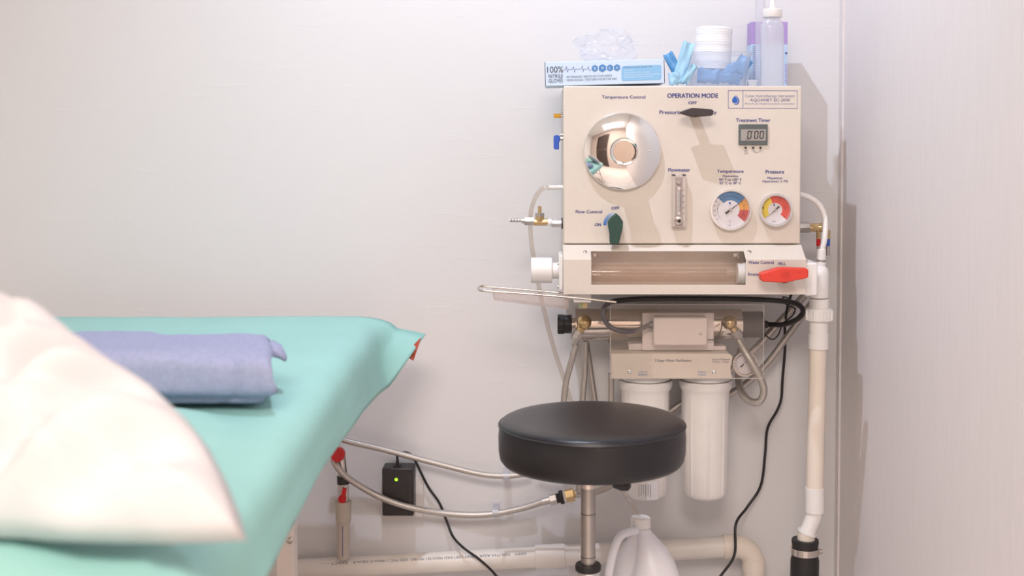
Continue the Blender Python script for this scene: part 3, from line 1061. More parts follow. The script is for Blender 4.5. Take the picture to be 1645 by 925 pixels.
def crumple(name, c, rx, ry, rz, m, seed, sub=4, amp=.35, flat=None, freq=3.0):
    bm = bmesh.new()
    bmesh.ops.create_icosphere(bm, subdivisions=sub, radius=1)
    for v in bm.verts:
        p = v.co.copy()
        n1 = noise.noise(p * freq * .5 + Vector((seed, 0, 0)))
        n2 = abs(noise.noise(p * freq + Vector((0, seed, 0))))
        n3 = abs(noise.noise(p * freq * 2.3 + Vector((0, 0, seed))))
        s = 1 + amp * (n1 - n2 * .9 - n3 * .4)
        v.co = Vector((p.x * rx * s, p.y * ry * s, p.z * rz * s))
        if flat is not None and v.co.z < flat:
            v.co.z = flat + (v.co.z - flat) * .05
    me = bpy.data.meshes.new(name)
    bm.to_mesh(me)
    bm.free()
    me.materials.append(MT[m])
    for p in me.polygons:
        p.use_smooth = True
    me.set_sharp_from_angle(angle=R(28))
    o = bpy.data.objects.new(name, me)
    COL.objects.link(o)
    o.location = c
    return o


# clear bag bulging out of the carton
c = P(975, 74, -.18)
zt = G(0, gh / 2, 0).z
o = crumple('plastic_bag', (c.x, -.185, zt + .030), 52 * M(-.18), .045, .034, 'clear_film', 3.3, 4, .45, flat=-.0275)
tag(o, 'crumpled clear plastic bag on top of the glove carton', 'bag')

# clear bin with sachets and a roll of pads
yB = -.2


def quadring(pxl, pxr, py, yf, yb, rad=.006):
    zz = P(0, py, yf).z
    xl, xr = P(pxl, py, yf).x, P(pxr, py, yf).x
    r = []
    for (cx, cy, a0) in ((xr - rad, yb - rad, 0), (xl + rad, yb - rad, 90), (xl + rad, yf + rad, 180), (xr - rad, yf + rad, 270)):
        for j in range(4):
            a_ = R(a0 + j * 30)
            r.append(Vector((cx + rad * math.cos(a_), cy + rad * math.sin(a_), zz)))
    return r


r0 = quadring(1113, 1197, 138, yB, yB + .085)
for p in r0:
    p.z = ZT
r1 = quadring(1101.5, 1208, 84.5, yB - .006, yB + .095)
r2 = quadring(1099.5, 1210.5, 83, yB - .008, yB + .097)
b = B().rings([r0, r1, r2], cap1=False)
tag(b.build('storage_bin', 'bin', solid=.0012, smooth=40), 'small clear plastic bin holding blue sachets on the cream cabinet', 'bin')
rnd = random.Random(4)


def sachet(cx, cy, yd, w_, h_, ang, lean, m, label, seed):
    """flat sealed packet with a puffed middle and crimped edges"""
    b = B()
    nx, ny = 12, 9
    w2, h2 = w_ * M(yd), h_ * M(yd)
    cc_ = P(cx, cy, yd)
    rot = Matrix.Rotation(R(lean), 4, 'X') @ Matrix.Rotation(R(ang), 4, 'Y')
    gr = [[], []]
    for side in (0, 1):
        for i in range(nx + 1):
            for j in range(ny + 1):
                u, v = i / nx * 2 - 1, j / ny * 2 - 1
                pf = (1 - u ** 6) * (1 - v ** 6)
                t = .003 * pf + .0012 * noise.noise(Vector((u * 2 + seed, v * 2, side)))
                wv = .0035 * math.sin(u * 4 + seed) * v
                pnt = Vector((u * w2 / 2, (t + .0003) * (1 if side else -1) + wv, v * h2 / 2 + .0015 * math.sin(u * 9 + seed)))
                gr[side].append(rot @ pnt + cc_)
    vs = gr[0] + gr[1]
    N = (nx + 1) * (ny + 1)
    fs = []
    for s_ in (0, 1):
        for i in range(nx):
            for j in range(ny):
                q = s_ * N + i * (ny + 1) + j
                fs.append((q, q + ny + 1, q + ny + 2, q + 1))
    rim = [i * (ny + 1) for i in range(nx + 1)] + [nx * (ny + 1) + j for j in range(1, ny + 1)] + [i * (ny + 1) + ny for i in range(nx - 1, -1, -1)] + [j for j in range(ny - 1, 0, -1)]
    for i in range(len(rim)):
        p, q = rim[i], rim[(i + 1) % len(rim)]
        fs.append((p, q, q + N, p + N))
    b.add(vs, fs)
    o = b.build('sachet', m, loc=cc_, smooth=60)
    return tag(o, label, 'sachet', 'blue sachets around and in the clear bin')


sachet(1138, 122, -.178, 36, 24, 4, -12, 'sachet', 'blue sachet lying left of centre inside the clear bin', 1)
sachet(1165, 112, -.166, 56, 20, -7, -14, 'sachet', 'wide blue sachet topmost inside the clear bin under the white roll', 2)
sachet(1172, 126, -.184, 34, 17, 8, -8, 'sachet', 'blue sachet low at the right inside the clear bin', 3.3)
sachet(1190, 108, -.14, 24, 38, 35, -6, 'sachet', 'blue sachet leaning up at the right end of the clear bin', 4.1)
sachet(1140, 104, -.150, 34, 16, 10, -10, 'sachet', 'blue sachet behind the others at the left end of the clear bin', 5.2)
sachet(1098, 100, -.222, 20, 66, 16, -3, 'sachet_pale', 'tall pale blue sachet standing between glove carton and bin', 6.7)
sachet(1083, 106, -.19, 17, 46, -28, -4, 'sachet', 'darker blue sachet leaning against the right end of the glove carton', 8.2)
sachet(1107, 119, -.232, 12, 34, 30, 4, 'sachet_pale', 'narrow pale blue sachet in front of the left corner of the bin', 9.1)
sachet(1086, 126, -.225, 24, 20, -8, 5, 'sachet_pale', 'small pale blue sachet lying on cabinet edge beside the glove carton', 10.3)

# roll of round pads
kk = M(-.13)
c = P(1144.5, 72, -.14)
prof = [(0, 24 * kk), (.001, 29 * kk)]
z_ = .001
i = 0
zbot = P(0, 112, -.14).z
while zbot + z_ < P(0, 47, -.14).z:
    rr = (29.0 - .25 * math.sin(i * 1.3)) * kk
    prof += [(z_, rr), (z_ + .0032, rr), (z_ + .0036, rr - .0005)]
    z_ += .0040
    i += 1
prof += [(z_, 27 * kk), (z_ + .0025, 22 * kk), (z_ + .0028, 9 * kk), (z_ - .001, 7 * kk)]
o = B().lathe(prof, (c.x, -.14, zbot), (.04, 0, 1), 40).build('pad_roll', 'paper_white', loc=(c.x, -.14, zbot))
tag(o, 'thick white roll of pads standing in the clear bin', 'roll')

# purple carton
b = thing('purple_carton', (P(1236, 138, -.07).x, -.05, ZT), 'upright purple and pale blue carton behind the squeeze bottle', 'box')
z35, z70 = P(0, 35, -.1).z, P(0, 71, -.1).z
xa, xb = P(1206.5, 100, -.1).x, P(1265, 100, -.1).x
B().box(xa, xb, -.1, -.05, z70, z35).build('upper_band', 'purple', b, bevel=.0006)
B().box(xa, xb, -.1, -.05, ZT, z70).build('lower_band', 'lilac', b, bevel=.0006)
B().add([P(1261.5, 84, -.1005), P(1264.5, 84, -.1005), P(1264.5, 87, -.1005), P(1261.5, 87, -.1005)], [(0, 1, 2, 3)]).build('printed_mark', 'ink', b)
for i in range(9):
    line_px(1261, 104 + i * 3.6, 1264.2, 104 + i * 3.6, -.1005, 1.7, 'purple', b, 'printed_line')
for i in range(18):
    line_px(1209, 75 + i * 3.0, 1214, 75 + i * 3.0, -.1005, 1.0, 'ink_light', b, 'printed_line')
# tall clear cylinder
c = P(1220.5, 138, -.13)
o = B().lathe([(0, 6.5 * M(-.13)), (.002, 8 * M(-.13)), (.19, 8 * M(-.13)), (.19, 7 * M(-.13)), (.003, 7 * M(-.13))], (c.x, -.13, ZT), (0, 0, 1), 24).build('measuring_tube', 'clear_film', loc=(c.x, -.13, ZT))
tag(o, 'tall clear open tube standing left of the squeeze bottle', 'tube')
# squeeze bottle
yQ = -.18
k = M(yQ)
c = P(1240, 138, yQ)
sq = thing('squeeze_bottle', (c.x, yQ, ZT), 'frosted squeeze bottle with white cap and pointed nozzle', 'bottle')
zs = lambda py: P(0, py, yQ).z - ZT
rs = []
for (py, hw) in ((141.8, 16.5), (140, 18), (130, 18.6), (100, 18.4), (62, 18.4), (46, 18.2), (39, 17), (34, 14), (30, 11.5), (26, 10.5)):
    rs.append([Vector((c.x + hw * k * math.copysign(abs(math.cos(a_)) ** .75, math.cos(a_)), yQ + hw * .8 * k * math.copysign(abs(math.sin(a_)) ** .75, math.sin(a_)), max(ZT, ZT + zs(py)))) for a_ in [2 * math.pi * j / 32 for j in range(32)]])
B().rings(rs).build('bottle_body', 'bottle', sq)
b = B().lathe([(zs(28), 15.2 * k), (zs(27), 15.8 * k), (zs(16), 15.8 * k), (zs(15), 14.8 * k)], (c.x, yQ, ZT), (0, 0, 1), 40)
cap = b.build('cap', 'white_pvc', sq)
B().lathe([(zs(15.5), 7 * k), (zs(12), 4.6 * k), (zs(-18), 2.0 * k), (zs(-22), 1.5 * k)], (c.x, yQ, ZT), (0, 0, 1), 20).build('nozzle', 'white_pvc', sq)
# small sealed cup beside
c = P(1209, 129, -.215)
o = B().lathe([(0, 5 * mm), (.001, 6.5 * mm), (.009, 7.5 * mm), (.0095, 8.5 * mm), (.012, 8.5 * mm), (.0125, 6 * mm)], (c.x, -.215, ZT), (0, 0, 1), 24).build('small_cup', 'bottle', loc=(c.x, -.215, ZT))
tag(o, 'tiny clear cup with a lid beside the squeeze bottle', 'cup')

# ================================================================== WATER FILTER UNIT
wf = thing('water_filter', (P(1080, 600, -.1).x, 0, P(1080, 800, -.11).z), 'wall-mounted water purifier with two white filter canisters under a cream bracket', 'water filter')
yH = -.17
# bracket with sloping lip and notched right end
out = [(982, 568), (1171, 568), (1177, 572), (1175.5, 582), (1173.5, 590), (1174, 600), (1177, 607.5), (982, 607.5)]
B().prism(out, yH, yH + .004).build('front_bracket', 'cream', wf, bevel=.0008)
a, c = P(982, 566, yH), P(1176, 607, yH)
zt_ = P(0, 563, yH + .02).z + .0005
vs = [(a.x, yH, P(0, 568, yH).z), (c.x - .006, yH, P(0, 568, yH).z), (c.x - .008, yH + .022, zt_), (a.x, yH + .022, zt_), (a.x, -.001, zt_), (c.x - .008, -.001, zt_)]
B().add(vs, [(0, 1, 2, 3), (3, 2, 5, 4)]).build('top_bracket', 'cream', wf, solid=.0015, smooth=0)
text('3 Stage Water Purification', 1052, 576.6, 1110.5, 582.2, yH - .0004, 'ink_grey', wf, .01)
text('Source Pressure', 1144, 575.2, 1172, 578.8, yH - .0004, 'ink_grey', wf, 0)
text('& Filter Change', 1145, 579.6, 1171, 583.2, yH - .0004, 'ink_grey', wf, 0)
text('5 Micron', 1025.3, 595.8, 1040, 598.7, yH - .0004, 'hex_blue', wf, 0)
text('Sediment', 1025.3, 600, 1040, 603.2, yH - .0004, 'hex_blue', wf, 0)
text('5 Micron', 1121, 595.8, 1134.5, 598.7, yH - .0004, 'hex_blue', wf, 0)
text('Carbon', 1121.5, 600, 1134, 603.2, yH - .0004, 'hex_blue', wf, 0)
screw(1011.5, 597, yH, .0042, wf, 'chrome')
screw(1147, 597, yH, .0042, wf, 'chrome')
yK = -.105
k = M(yK)


def canister(px, sc=1.0, bottom=797):
    c = P(px, 607, yK)
    zz = lambda py: P(0, py, yK).z
    prof = [(43, 609), (43.5, 611), (43, 618), (41, 623), (38.5, 627), (37.8, 640), (36.8, 700), (35.6, 785), (34.5, bottom - 6), (30, bottom - 1), (20, bottom), (3, bottom)]
    rs = []
    n = 96
    for (r, py) in prof:
        ring = []
        for j in range(n):
            a_ = 2 * math.pi * j / n
            rr = r * k
            if 627 < py < bottom - 5 and (j % 12 == 0):
                rr += .0016
            ring.append(Vector((c.x + rr * math.cos(a_), yK + rr * math.sin(a_), zz(py))))
        rs.append(ring)
    cn = B().rings(rs).build('filter_canister', 'white_pvc', wf, smooth=50)
    # head above
    B().lathe([(zz(608) - zz(625), 40 * k), (zz(600) - zz(625), 40 * k), (zz(575) - zz(625), 30 * k), (zz(566) - zz(625), 28 * k)], (c.x, yK, zz(625)), (0, 0, 1), 48).build('filter_head', 'white_pvc', cn)
    return cn


c1 = canister(1037)
canister(1133.5)
lb = B()
k3 = 35.8 * k + .0009
cA = P(1037, 700, yK)
vs = []
for i in range(7):
    a_ = R(-92 + i * 5)
    for py in (764, 793):
        vs.append(Vector((cA.x + k3 * math.cos(a_), yK + k3 * math.sin(a_), P(0, py, yK).z)))
lb.add(vs, [(2 * i, 2 * i + 1, 2 * i + 3, 2 * i + 2) for i in range(6)])
lo = lb.build('paper_label', 'paper_white', c1)
for j in range(6):
    px = 1024 + j * 3.6
    lb = B()
    a_ = math.acos(max(-1, min(1, (px - 1037) / 36.5)))
    for q in range(1):
        x_ = cA.x + (k3 + .0005) * math.cos(-a_)
        y_ = yK + (k3 + .0005) * math.sin(-a_)
        lb.add([(x_ - .0004, y_, P(0, 768, yK).z), (x_ + .0004, y_, P(0, 768, yK).z), (x_ + .0004, y_, P(0, 788 - (j * 7 % 5), yK).z), (x_ - .0004, y_, P(0, 788 - (j * 7 % 5), yK).z)], [(0, 1, 2, 3)])
    lb.build('printed_line', 'ink_grey', c1, smooth=0)
# stainless lamp tube
yU = -.1
ut = cylx(924, 1190, 520.5, 25, yU, n=56).build('lamp_chamber', 'stainless', wf)
b = cylx(895.5, 906, 520.5, 14.5, yU, n=40)
b.build('black_end_cap', 'black_plastic', ut, bevel=.001)
cylx(914, 925, 520.5, 10, yU, n=32).build('chamber_neck', 'stainless', ut)
b = cylx(906, 918.5, 520.5, 15, yU, n=40)
b.build('black_end_nut', 'black_plastic', ut, bevel=.001)
for j in range(14):
    a_ = 2 * math.pi * j / 14
    a0, a1_ = P(896, 520.5, yU), P(906, 520.5, yU)
    of = Vector((0, math.cos(a_), math.sin(a_))) * 14.6 * M(yU)
    B().cyl(a0 + of, Vector((a1_.x, a0.y, a0.z)) + of, .0016, None, 6).build('grip_rib', 'black_plastic', ut)
b = cylx(1188, 1226, 521, 21, yU, n=40)
b.build('grey_end_cap', mat('dark_grey_rubber', (92, 86, 86), .5), ut, bevel=.003)
b = cylx(1226, 1233, 521, 6, yU, n=16)
b.build('cable_gland', 'black_rubber', ut)
# ballast box
B().boxp(1032, 502.5, 1146.5, 562.5, -.158, -.154).build('ballast_plate', 'ballast', wf, bevel=.0005)
bx = B().boxp(1050, 510, 1136.5, 555, -.186, -.159).build('ballast_box', 'ballast', wf, bevel=.003)
screw(1125.3, 535.7, -.186, .0032, bx)
screw(1048, 512, -.158, .0018, bx)
screw(1048, 552, -.158, .0018, bx)
b = cylx(1042.5, 1050.5, 522, 6, -.172, n=8)
b.build('grey_gland', 'grey_cable', bx)
b = B().boxp(1010, 552, 1040, 562, -.15, -.12).boxp(1140, 556, 1166, 562, -.15, -.12)
b.build('mounting_foot', 'ballast', wf)
# acrylic cover
a, c = P(980.5, 489, -.198), P(1226, 607.5, -.198)
B().add([(a.x, -.198, c.z), (c.x, -.198, c.z), (c.x, -.198, a.z), (a.x, -.198, a.z), (a.x, -.13, a.z), (c.x, -.13, a.z)], [(0, 1, 2, 3), (3, 2, 5, 4)]).build('acrylic_cover', 'clear', wf, solid=.002, smooth=0)
for q0_, q1_ in (((a.x, -.199, a.z), (c.x, -.199, a.z)), ((c.x, -.199, a.z), (c.x, -.199, c.z)), ((a.x, -.199, c.z), (c.x, -.199, c.z)), ((a.x, -.199, a.z), (a.x, -.199, c.z)), ((a.x, -.13, a.z), (c.x, -.13, a.z))):
    B().cyl(q0_, q1_, .0008, None, 6).build('cover_edge_highlight', 'cover_edge_highlight', wf)  # thin milky rods added as highlight lines along the cover's edges
# brass elbows
for (px, dx, hx) in ((938.5, -7, 1), (1172, 9, 1)):
    yE = -.14
    c = P(px, 518, yE)
    k = M(yE)
    e = B().lathe([(-12 * k, .0005), (-10.5 * k, 6 * k), (-6 * k, 10.3 * k), (0, 12 * k), (6 * k, 10.3 * k), (10.5 * k, 6 * k), (12 * k, .0005)], c, (0, 1, 0), 24)
    e.cyl(c, c + Vector((0, .03, 0)), 6 * k)
    d_ = Vector((dx, 0, -14)).normalized()
    e.cyl(c, c + d_ * 17 * k, 7.5 * k, 6 * k)
    eo = e.build('brass_elbow', 'brass', wf)
    s0 = c + d_ * 16 * k
    B().cyl(s0, s0 + d_ * 13 * k, 8.3 * k, None, 6).build('union_nut', 'nickel', eo, bevel=.0005)
    B().cyl(s0 + d_ * 13 * k, s0 + d_ * 26 * k, 6.6 * k, 6 * k, 20).build('ferrule', 'nickel', eo)
# source pressure gauge
sg_ = gauge(1195, 582.5, 20.5, 17.5, -.135, 'source_gauge', [(13.5, 13.9, -40, 220, 'ink_grey')], 40, wf, .018, [(a_, 13.5, 16, .5) for a_ in range(-40, 221, 20)], tail=.5, nlen=.7)

# ================================================================== HOSES, TUBES, CABLES


def hose(name, pts, rpx, m, label, cat, group=None, n=12):
    k = M(pts[0][2])
    o = B().tube([P(*q) for q in pts], rpx * k, n).build(name, m, smooth=60)
    return tag(o, label, cat, group)


hose('braided_hose', [(925, 553, -.14), (918, 580, -.14), (909, 615, -.135), (905, 660, -.13), (905, 720, -.1), (900, 762, -.07), (860, 764, -.05)], 5.2, 'braid', 'braided steel hose curving down from the left brass elbow of the purifier', 'hose')
hose('braided_hose', [(941, 548, -.09), (939, 600, -.085), (935, 650, -.08), (932, 720, -.07), (930, 790, -.06)], 5.2, 'braid', 'braided steel hose hanging straight below the chrome lamp tube', 'hose')
hose('braided_hose', [(942, 552, -.05), (949, 600, -.05), (958, 660, -.05), (970, 720, -.045), (985, 772, -.05), (960, 789, -.05), (934, 795, -.05)], 5.0, 'braid', 'braided steel hose slanting behind the stool seat and ending at the brass fitting', 'hose')
hose('braided_hose', [(982, 600, -.11), (981.5, 640, -.1), (980, 700, -.09), (985, 755, -.08)], 5.0, 'braid', 'short braided steel hose beside the left filter canister', 'hose')
hose('braided_hose', [(1187, 547, -.145), (1203, 575, -.165), (1219, 602, -.17), (1227, 625, -.17), (1222, 643, -.168), (1208, 646, -.16), (1194, 634, -.14), (1187, 615, -.1), (1187, 590, -.085), (1190, 560, -.075)], 6.0, 'braid', 'braided steel hose looping below the source pressure gauge', 'hose')
hose('braided_hose', [(1293, 474, -.07), (1250, 520, -.06), (1205, 568, -.05), (1150, 612, -.035), (1100, 645, -.03), (1060, 672, -.03)], 6.0, 'braid', 'braided hose running diagonally behind the purifier, the upper of two', 'hose')
hose('braided_hose', [(1312, 476, -.07), (1272, 530, -.06), (1235, 580, -.05), (1200, 615, -.04), (1160, 640, -.03), (1118, 665, -.03)], 5.5, 'braid', 'braided hose running diagonally behind the purifier, the lower of two', 'hose')
hose('braided_hose', [(535, 700, -.06), (560, 709, -.055), (620, 723, -.05), (700, 744, -.045), (770, 761, -.045), (810, 764.5, -.045), (838, 762, -.045), (852, 759, -.045)], 4.6, 'braid', 'upper braided steel hose along the wall below the bed edge', 'hose')
hose('braided_hose', [(535, 737, -.07), (544, 753, -.075), (565, 772, -.07), (610, 798, -.066), (660, 815, -.062), (720, 825, -.05), (780, 826.5, -.045), (835, 817, -.045), (878, 804, -.045)], 5.2, 'braid', 'lower braided steel hose sagging across the black power adapter', 'hose')
hose('clear_hose', [(884, 301, -.2), (870, 304, -.2), (858, 322, -.2), (852, 350, -.185), (854, 392, -.18), (862, 440, -.17), (872, 490, -.16), (887, 550, -.12), (903, 600, -.1), (930, 680, -.08), (965, 745, -.13), (1000, 788, -.27), (1024, 826, -.31), (1030, 842, -.311), (1031, 858, -.311)], 3.6, 'clear_tube', 'clear vinyl hose from the left side of the machine down into the milky jug', 'hose')
hose('white_hose', [(1284, 312, -.17), (1300, 317, -.17), (1316, 329, -.18), (1325, 350, -.19), (1325, 380, -.2), (1320.5, 402, -.2)], 4.6, 'white_pvc', 'white flexible hose arching from the machine to the white drain pipe', 'hose')
hose('power_cable', [(1233, 521, -.1), (1258, 521, -.12), (1280, 513, -.14), (1290, 500, -.15), (1280, 488, -.16), (1250, 483, -.17), (1200, 480.5, -.18), (1120, 479.5, -.19), (1040, 480, -.2), (1000, 482, -.195), (985, 484, -.19)], 4.2, 'black_cable', 'thick black cable looping under the machine into the lamp end cap', 'cable')
hose('ballast_cable', [(983, 484.5, -.19), (972, 492, -.21), (969, 507, -.215), (979, 524, -.215), (1000, 532, -.213), (1022, 530.5, -.19), (1042, 522.5, -.174)], 4.0, 'grey_cable', 'grey cable looping into the left side of the pale ballast box', 'cable')
hose('power_cable', [(1271, 473, -.1), (1266, 490, -.09), (1261, 520, -.06), (1261, 560, -.04), (1257, 610, -.03), (1255, 640, -.025), (1248, 660, -.025), (1233, 688, -.02), (1229, 730, -.02), (1222, 780, -.02), (1200, 815, -.03), (1182, 842, -.06), (1180, 890, -.08), (1160, 922, -.09), (1130, 960, -.1), (1118, 1020, -.1)], 2.3, 'black_cable', 'long thin black cable hanging on the wall left of the drain pipe', 'cable')
hose('thin_wire', [(1268, 480, -.1), (1258, 477, -.1), (1262, 488, -.1), (1277, 496, -.1), (1272, 508, -.1), (1259, 518, -.08)], 1.2, 'black_cable', 'short thin black wire curling beside the cable loop', 'wire')
hose('thin_wire', [(1227, 536, -.09), (1240, 545, -.09), (1250, 538, -.085), (1256, 522, -.08)], 1.1, 'black_cable', 'thin black wire loop right of the lamp end cap', 'wire')
hose('thin_wire', [(1137, 546, -.17), (1150, 544, -.165), (1158, 530, -.16), (1160, 518, -.15)], .9, 'black_cable', 'thin black wire from the ballast box to the right brass elbow', 'wire')

# ================================================================== DRAIN PIPE (right)
yP = -.2
k = M(yP)
dp = thing('drain_pipe', (P(1305, 925, yP).x, yP, 0), 'vertical ivory and white drain pipe in the corner right of the machine', 'pipe')


def seg(px0, py0, px1, py1, r0, r1, yd=yP, n=32):
    return B().cyl(P(px0, py0, yd), P(px1, py1, yd), r0 * M(yd), r1 * M(yd), n)


# elbow body
e = B()
c = P(1315.5, 452, yP)
e.lathe([(-26 * k, 15.4 * k), (-24 * k, 15.9 * k), (12 * k, 15.9 * k), (20 * k, 14.5 * k), (25 * k, 10 * k), (27 * k, 2 * k)], c, (0, 0, 1), 36)
e.cyl(P(1304.6, 443, yP), P(1312, 443, yP), 17 * k)
e.build('top_elbow', 'white_pvc', dp)
seg(1316, 477, 1316, 480, 14.6, 14.6).build('rubber_gasket', 'black_rubber', dp)
seg(1316, 479, 1316, 496, 16, 16).build('pipe_sleeve', 'white_pvc', dp)
un = B()
ca_ = P(1316, 505, yP)
un.lathe([(-10.5 * k, 19 * k), (-9 * k, 21 * k), (8 * k, 21 * k), (10.5 * k, 19 * k)], ca_, (0, 0, 1), 36)
uo = un.build('union_ring', 'white_pvc', dp, bevel=.001)
for j in range(8):
    a_ = 2 * math.pi * j / 8 + .2
    q = ca_ + Vector((math.cos(a_), math.sin(a_), 0)) * 21.3 * k
    B().cyl(q + Vector((0, 0, -8 * k)), q + Vector((0, 0, 8 * k)), 2 * k, None, 8).build('grip_lug', 'white_pvc', uo)
seg(1315.5, 515, 1315, 535, 15.5, 15.2).build('pipe_sleeve', 'white_pvc', dp)
seg(1315, 535, 1314.5, 560, 16.3, 16.3).build('coupling', 'white_pvc', dp, bevel=.0008)
seg(1314, 560, 1309, 786, 13.8, 14.1).build('pipe_run', 'pipe_ivory', dp)
b = B()
b.cyl(P(1309, 783, yP), P(1309, 822, yP), 15.4 * k, None, 32)
b.tube([P(1309, 820, yP), P(1308, 828, yP), P(1304, 838, yP), P(1299, 850, yP), P(1296, 858, yP)], 12.9 * k, 28)
b.build('offset_elbow', 'white_pvc', dp)
a = P(1297.5, 853, yP)
d_ = Vector((-.35, 0, -1)).normalized()
B().lathe([(0, 14 * k), (0, 15.8 * k), (4 * k, 15.8 * k), (4 * k, 14 * k)], a, d_, 32).build('elbow_rim', 'white_pvc', dp)
seg(1295.5, 854, 1294.5, 875, 14.2, 14.2).build('spigot', 'pipe_ivory', dp)
rb_ = B().lathe([(0, 21.5 * k), (5 * k, 22 * k), (12 * k, 20.6 * k), (26 * k, 21 * k), (34 * k, 23 * k), (64 * k, 23 * k), (72 * k, 20.6 * k), (88 * k, 21 * k)], P(1293.5, 866, yP), (-.01, 0, -1), 36)
rbo_ = rb_.build('rubber_coupling', 'black_rubber', dp)
for py in (884, 928):
    q = P(1293.3 if py < 900 else 1292.5, py, yP)
    B().lathe([(-5.5 * k, 22.3 * k), (-5.5 * k, 22.9 * k), (5.5 * k, 22.9 * k), (5.5 * k, 22.3 * k)], q, (0, 0, 1), 36).build('hose_clamp', 'stainless', dp)
    q2 = q + Vector((23.5 * k, -.006, 0))
    B().cyl(q2 + Vector((-.003, 0, 0)), q2 + Vector((.004, 0, 0)), .0048, None, 10).build('clamp_screw', 'steel', dp)
b = B().cyl(P(1292, 940, yP), Vector((P(1292, 940, yP).x, yP, 0.001)), 15.5 * k)
b.build('floor_stub', 'pipe_ivory', dp)
# inlet collars on top
seg(1319.5, 400, 1319, 417, 7.4, 7.8).build('inlet_collar', 'white_pvc', dp, bevel=.0008)
seg(1318.5, 417, 1318.5, 421, 6.4, 6.4).build('inlet_neck', 'nickel', dp)
seg(1318.5, 420.5, 1317, 434, 8.6, 8.2).build('inlet_collar', 'white_pvc', dp, bevel=.0008)

# ================================================================== WASTE PIPE (along the wall)
yO = -.045
k = M(yO)
wp = thing('waste_pipe', (P(860, 894, yO).x, yO, P(860, 894, yO).z), 'long white plastic waste pipe running low along the wall', 'pipe')
B().cyl(P(420, 917.5, yO), P(865, 894.5, yO), 16.4 * k, None, 36).build('pipe_run', 'pipe_old', wp)
B().cyl(P(860, 894.2, yO), P(907.5, 892, yO), 19 * k, None, 36).build('coupling', 'pipe_old', wp, bevel=.001)
B().cyl(P(905, 892, yO), P(1168, 878, yO), 17.0 * k, None, 36).build('pipe_run', 'pipe_old', wp)
b = B().cyl(P(1162, 878, yO), P(1182, 877.4, yO), 19.5 * k, None, 32)
b.tube([P(1180, 877.5, yO), P(1194, 880, yO), P(1205, 888, yO), P(1210.5, 898, yO), P(1211, 908, yO)], 17.6 * k, 28)
b.cyl(P(1211, 895, yO), P(1211, 916, yO), 18.8 * k, None, 32)
b.build('elbow', 'pipe_ivory', wp)
q = P(1211, 916, yO)
B().cyl(q, Vector((q.x, yO, .001)), 17.4 * k, None, 32).build('pipe_drop', 'pipe_ivory', wp)


def on_pipe(px, t):   # t = angle from the top towards the camera
    f = (px - 420) / (865 - 420)
    a_, c_ = P(420, 917.5, yO), P(865, 894.5, yO)
    q = a_ + (c_ - a_) * f
    r = 16.4 * k + .0003
    return Vector((q.x, q.y - r * math.sin(t), q.z + r * math.cos(t)))


def pipe_text(s, xa, xb):
    def pl(px, py):
        return on_pipe(px, py)
    text(s, xa, .72, xb, .98, 0, 'ink_grey', wp, 0.0, flip=True, plane=pl)


pipe_text('EXACT - - - -', 514, 560)
pipe_text('2002 PVC U 43mm X 3.0mm 8', 570, 657)
pipe_text('CERTIFIED P002K301 MS1063', 662, 745)
pipe_text('SOUTH ASIA SIRIM', 748, 820)
pipe_text('SIRIM', 828, 846)

# ================================================================== RISER WITH VALVE
yV = -.06
k = M(yV)
rz = thing('water_riser', (P(551, 900, yV).x, yV, P(551, 897, yV).z), 'grey water pipe with red-levered valve rising beside the bed edge', 'pipe')
B().cyl(P(551.5, 896, yV), P(551.5, 838, yV), 10.4 * k).build('pipe_run', 'pipe_grey', rz)
b = B().add([P(549.8, 895, yV - 10.5 * k), P(550.8, 895, yV - 10.5 * k), P(550.8, 840, yV - 10.5 * k), P(549.8, 840, yV - 10.5 * k)], [(0, 1, 2, 3)])
b.build('blue_line', 'ink', rz, smooth=0)
b = B().cyl(P(551.5, 842, yV), P(551.5, 836, yV), 11 * k, 12 * k)
b.cyl(P(551.5, 836, yV), P(551.5, 804, yV), 12.3 * k, 13.6 * k, 20)
ad = b.build('threaded_adapter', 'pipe_grey', rz, bevel=.0006)
B().cyl(P(551.5, 806, yV), P(551.5, 776, yV), 9.6 * k, None, 6).build('valve_body', 'nickel', rz, bevel=.0006)
c = P(550, 801, yV - .012)
lv = B().cyl(c + Vector((0, .004, 0)), c + Vector((0, -.005, 0)), 6.5 * k)
lv.prism([(549, 808), (553.5, 808), (556.5, 785), (550, 785), (547, 800)], yV - .022, yV - .015)
lv.build('valve_lever', 'red_plastic', rz, bevel=.0006)
B().cyl(P(551.5, 777, yV), P(551, 764, yV), 10.2 * k, None, 8).build('black_nut', 'black_rubber', rz, bevel=.0006)
B().cyl(P(551, 765, yV), P(548.5, 733, yV), 7.6 * k, 7 * k, 16).build('tail_piece', 'nickel', rz)
c = P(543, 729.5, yV - .02)
B().lathe([(-.012, 8 * k), (-.006, 11.3 * k), (.006, 11.8 * k), (.009, 10 * k), (.0095, 2 * k)], c, (-.15, -1, .1), 28).build('red_knob', 'red_plastic', rz)

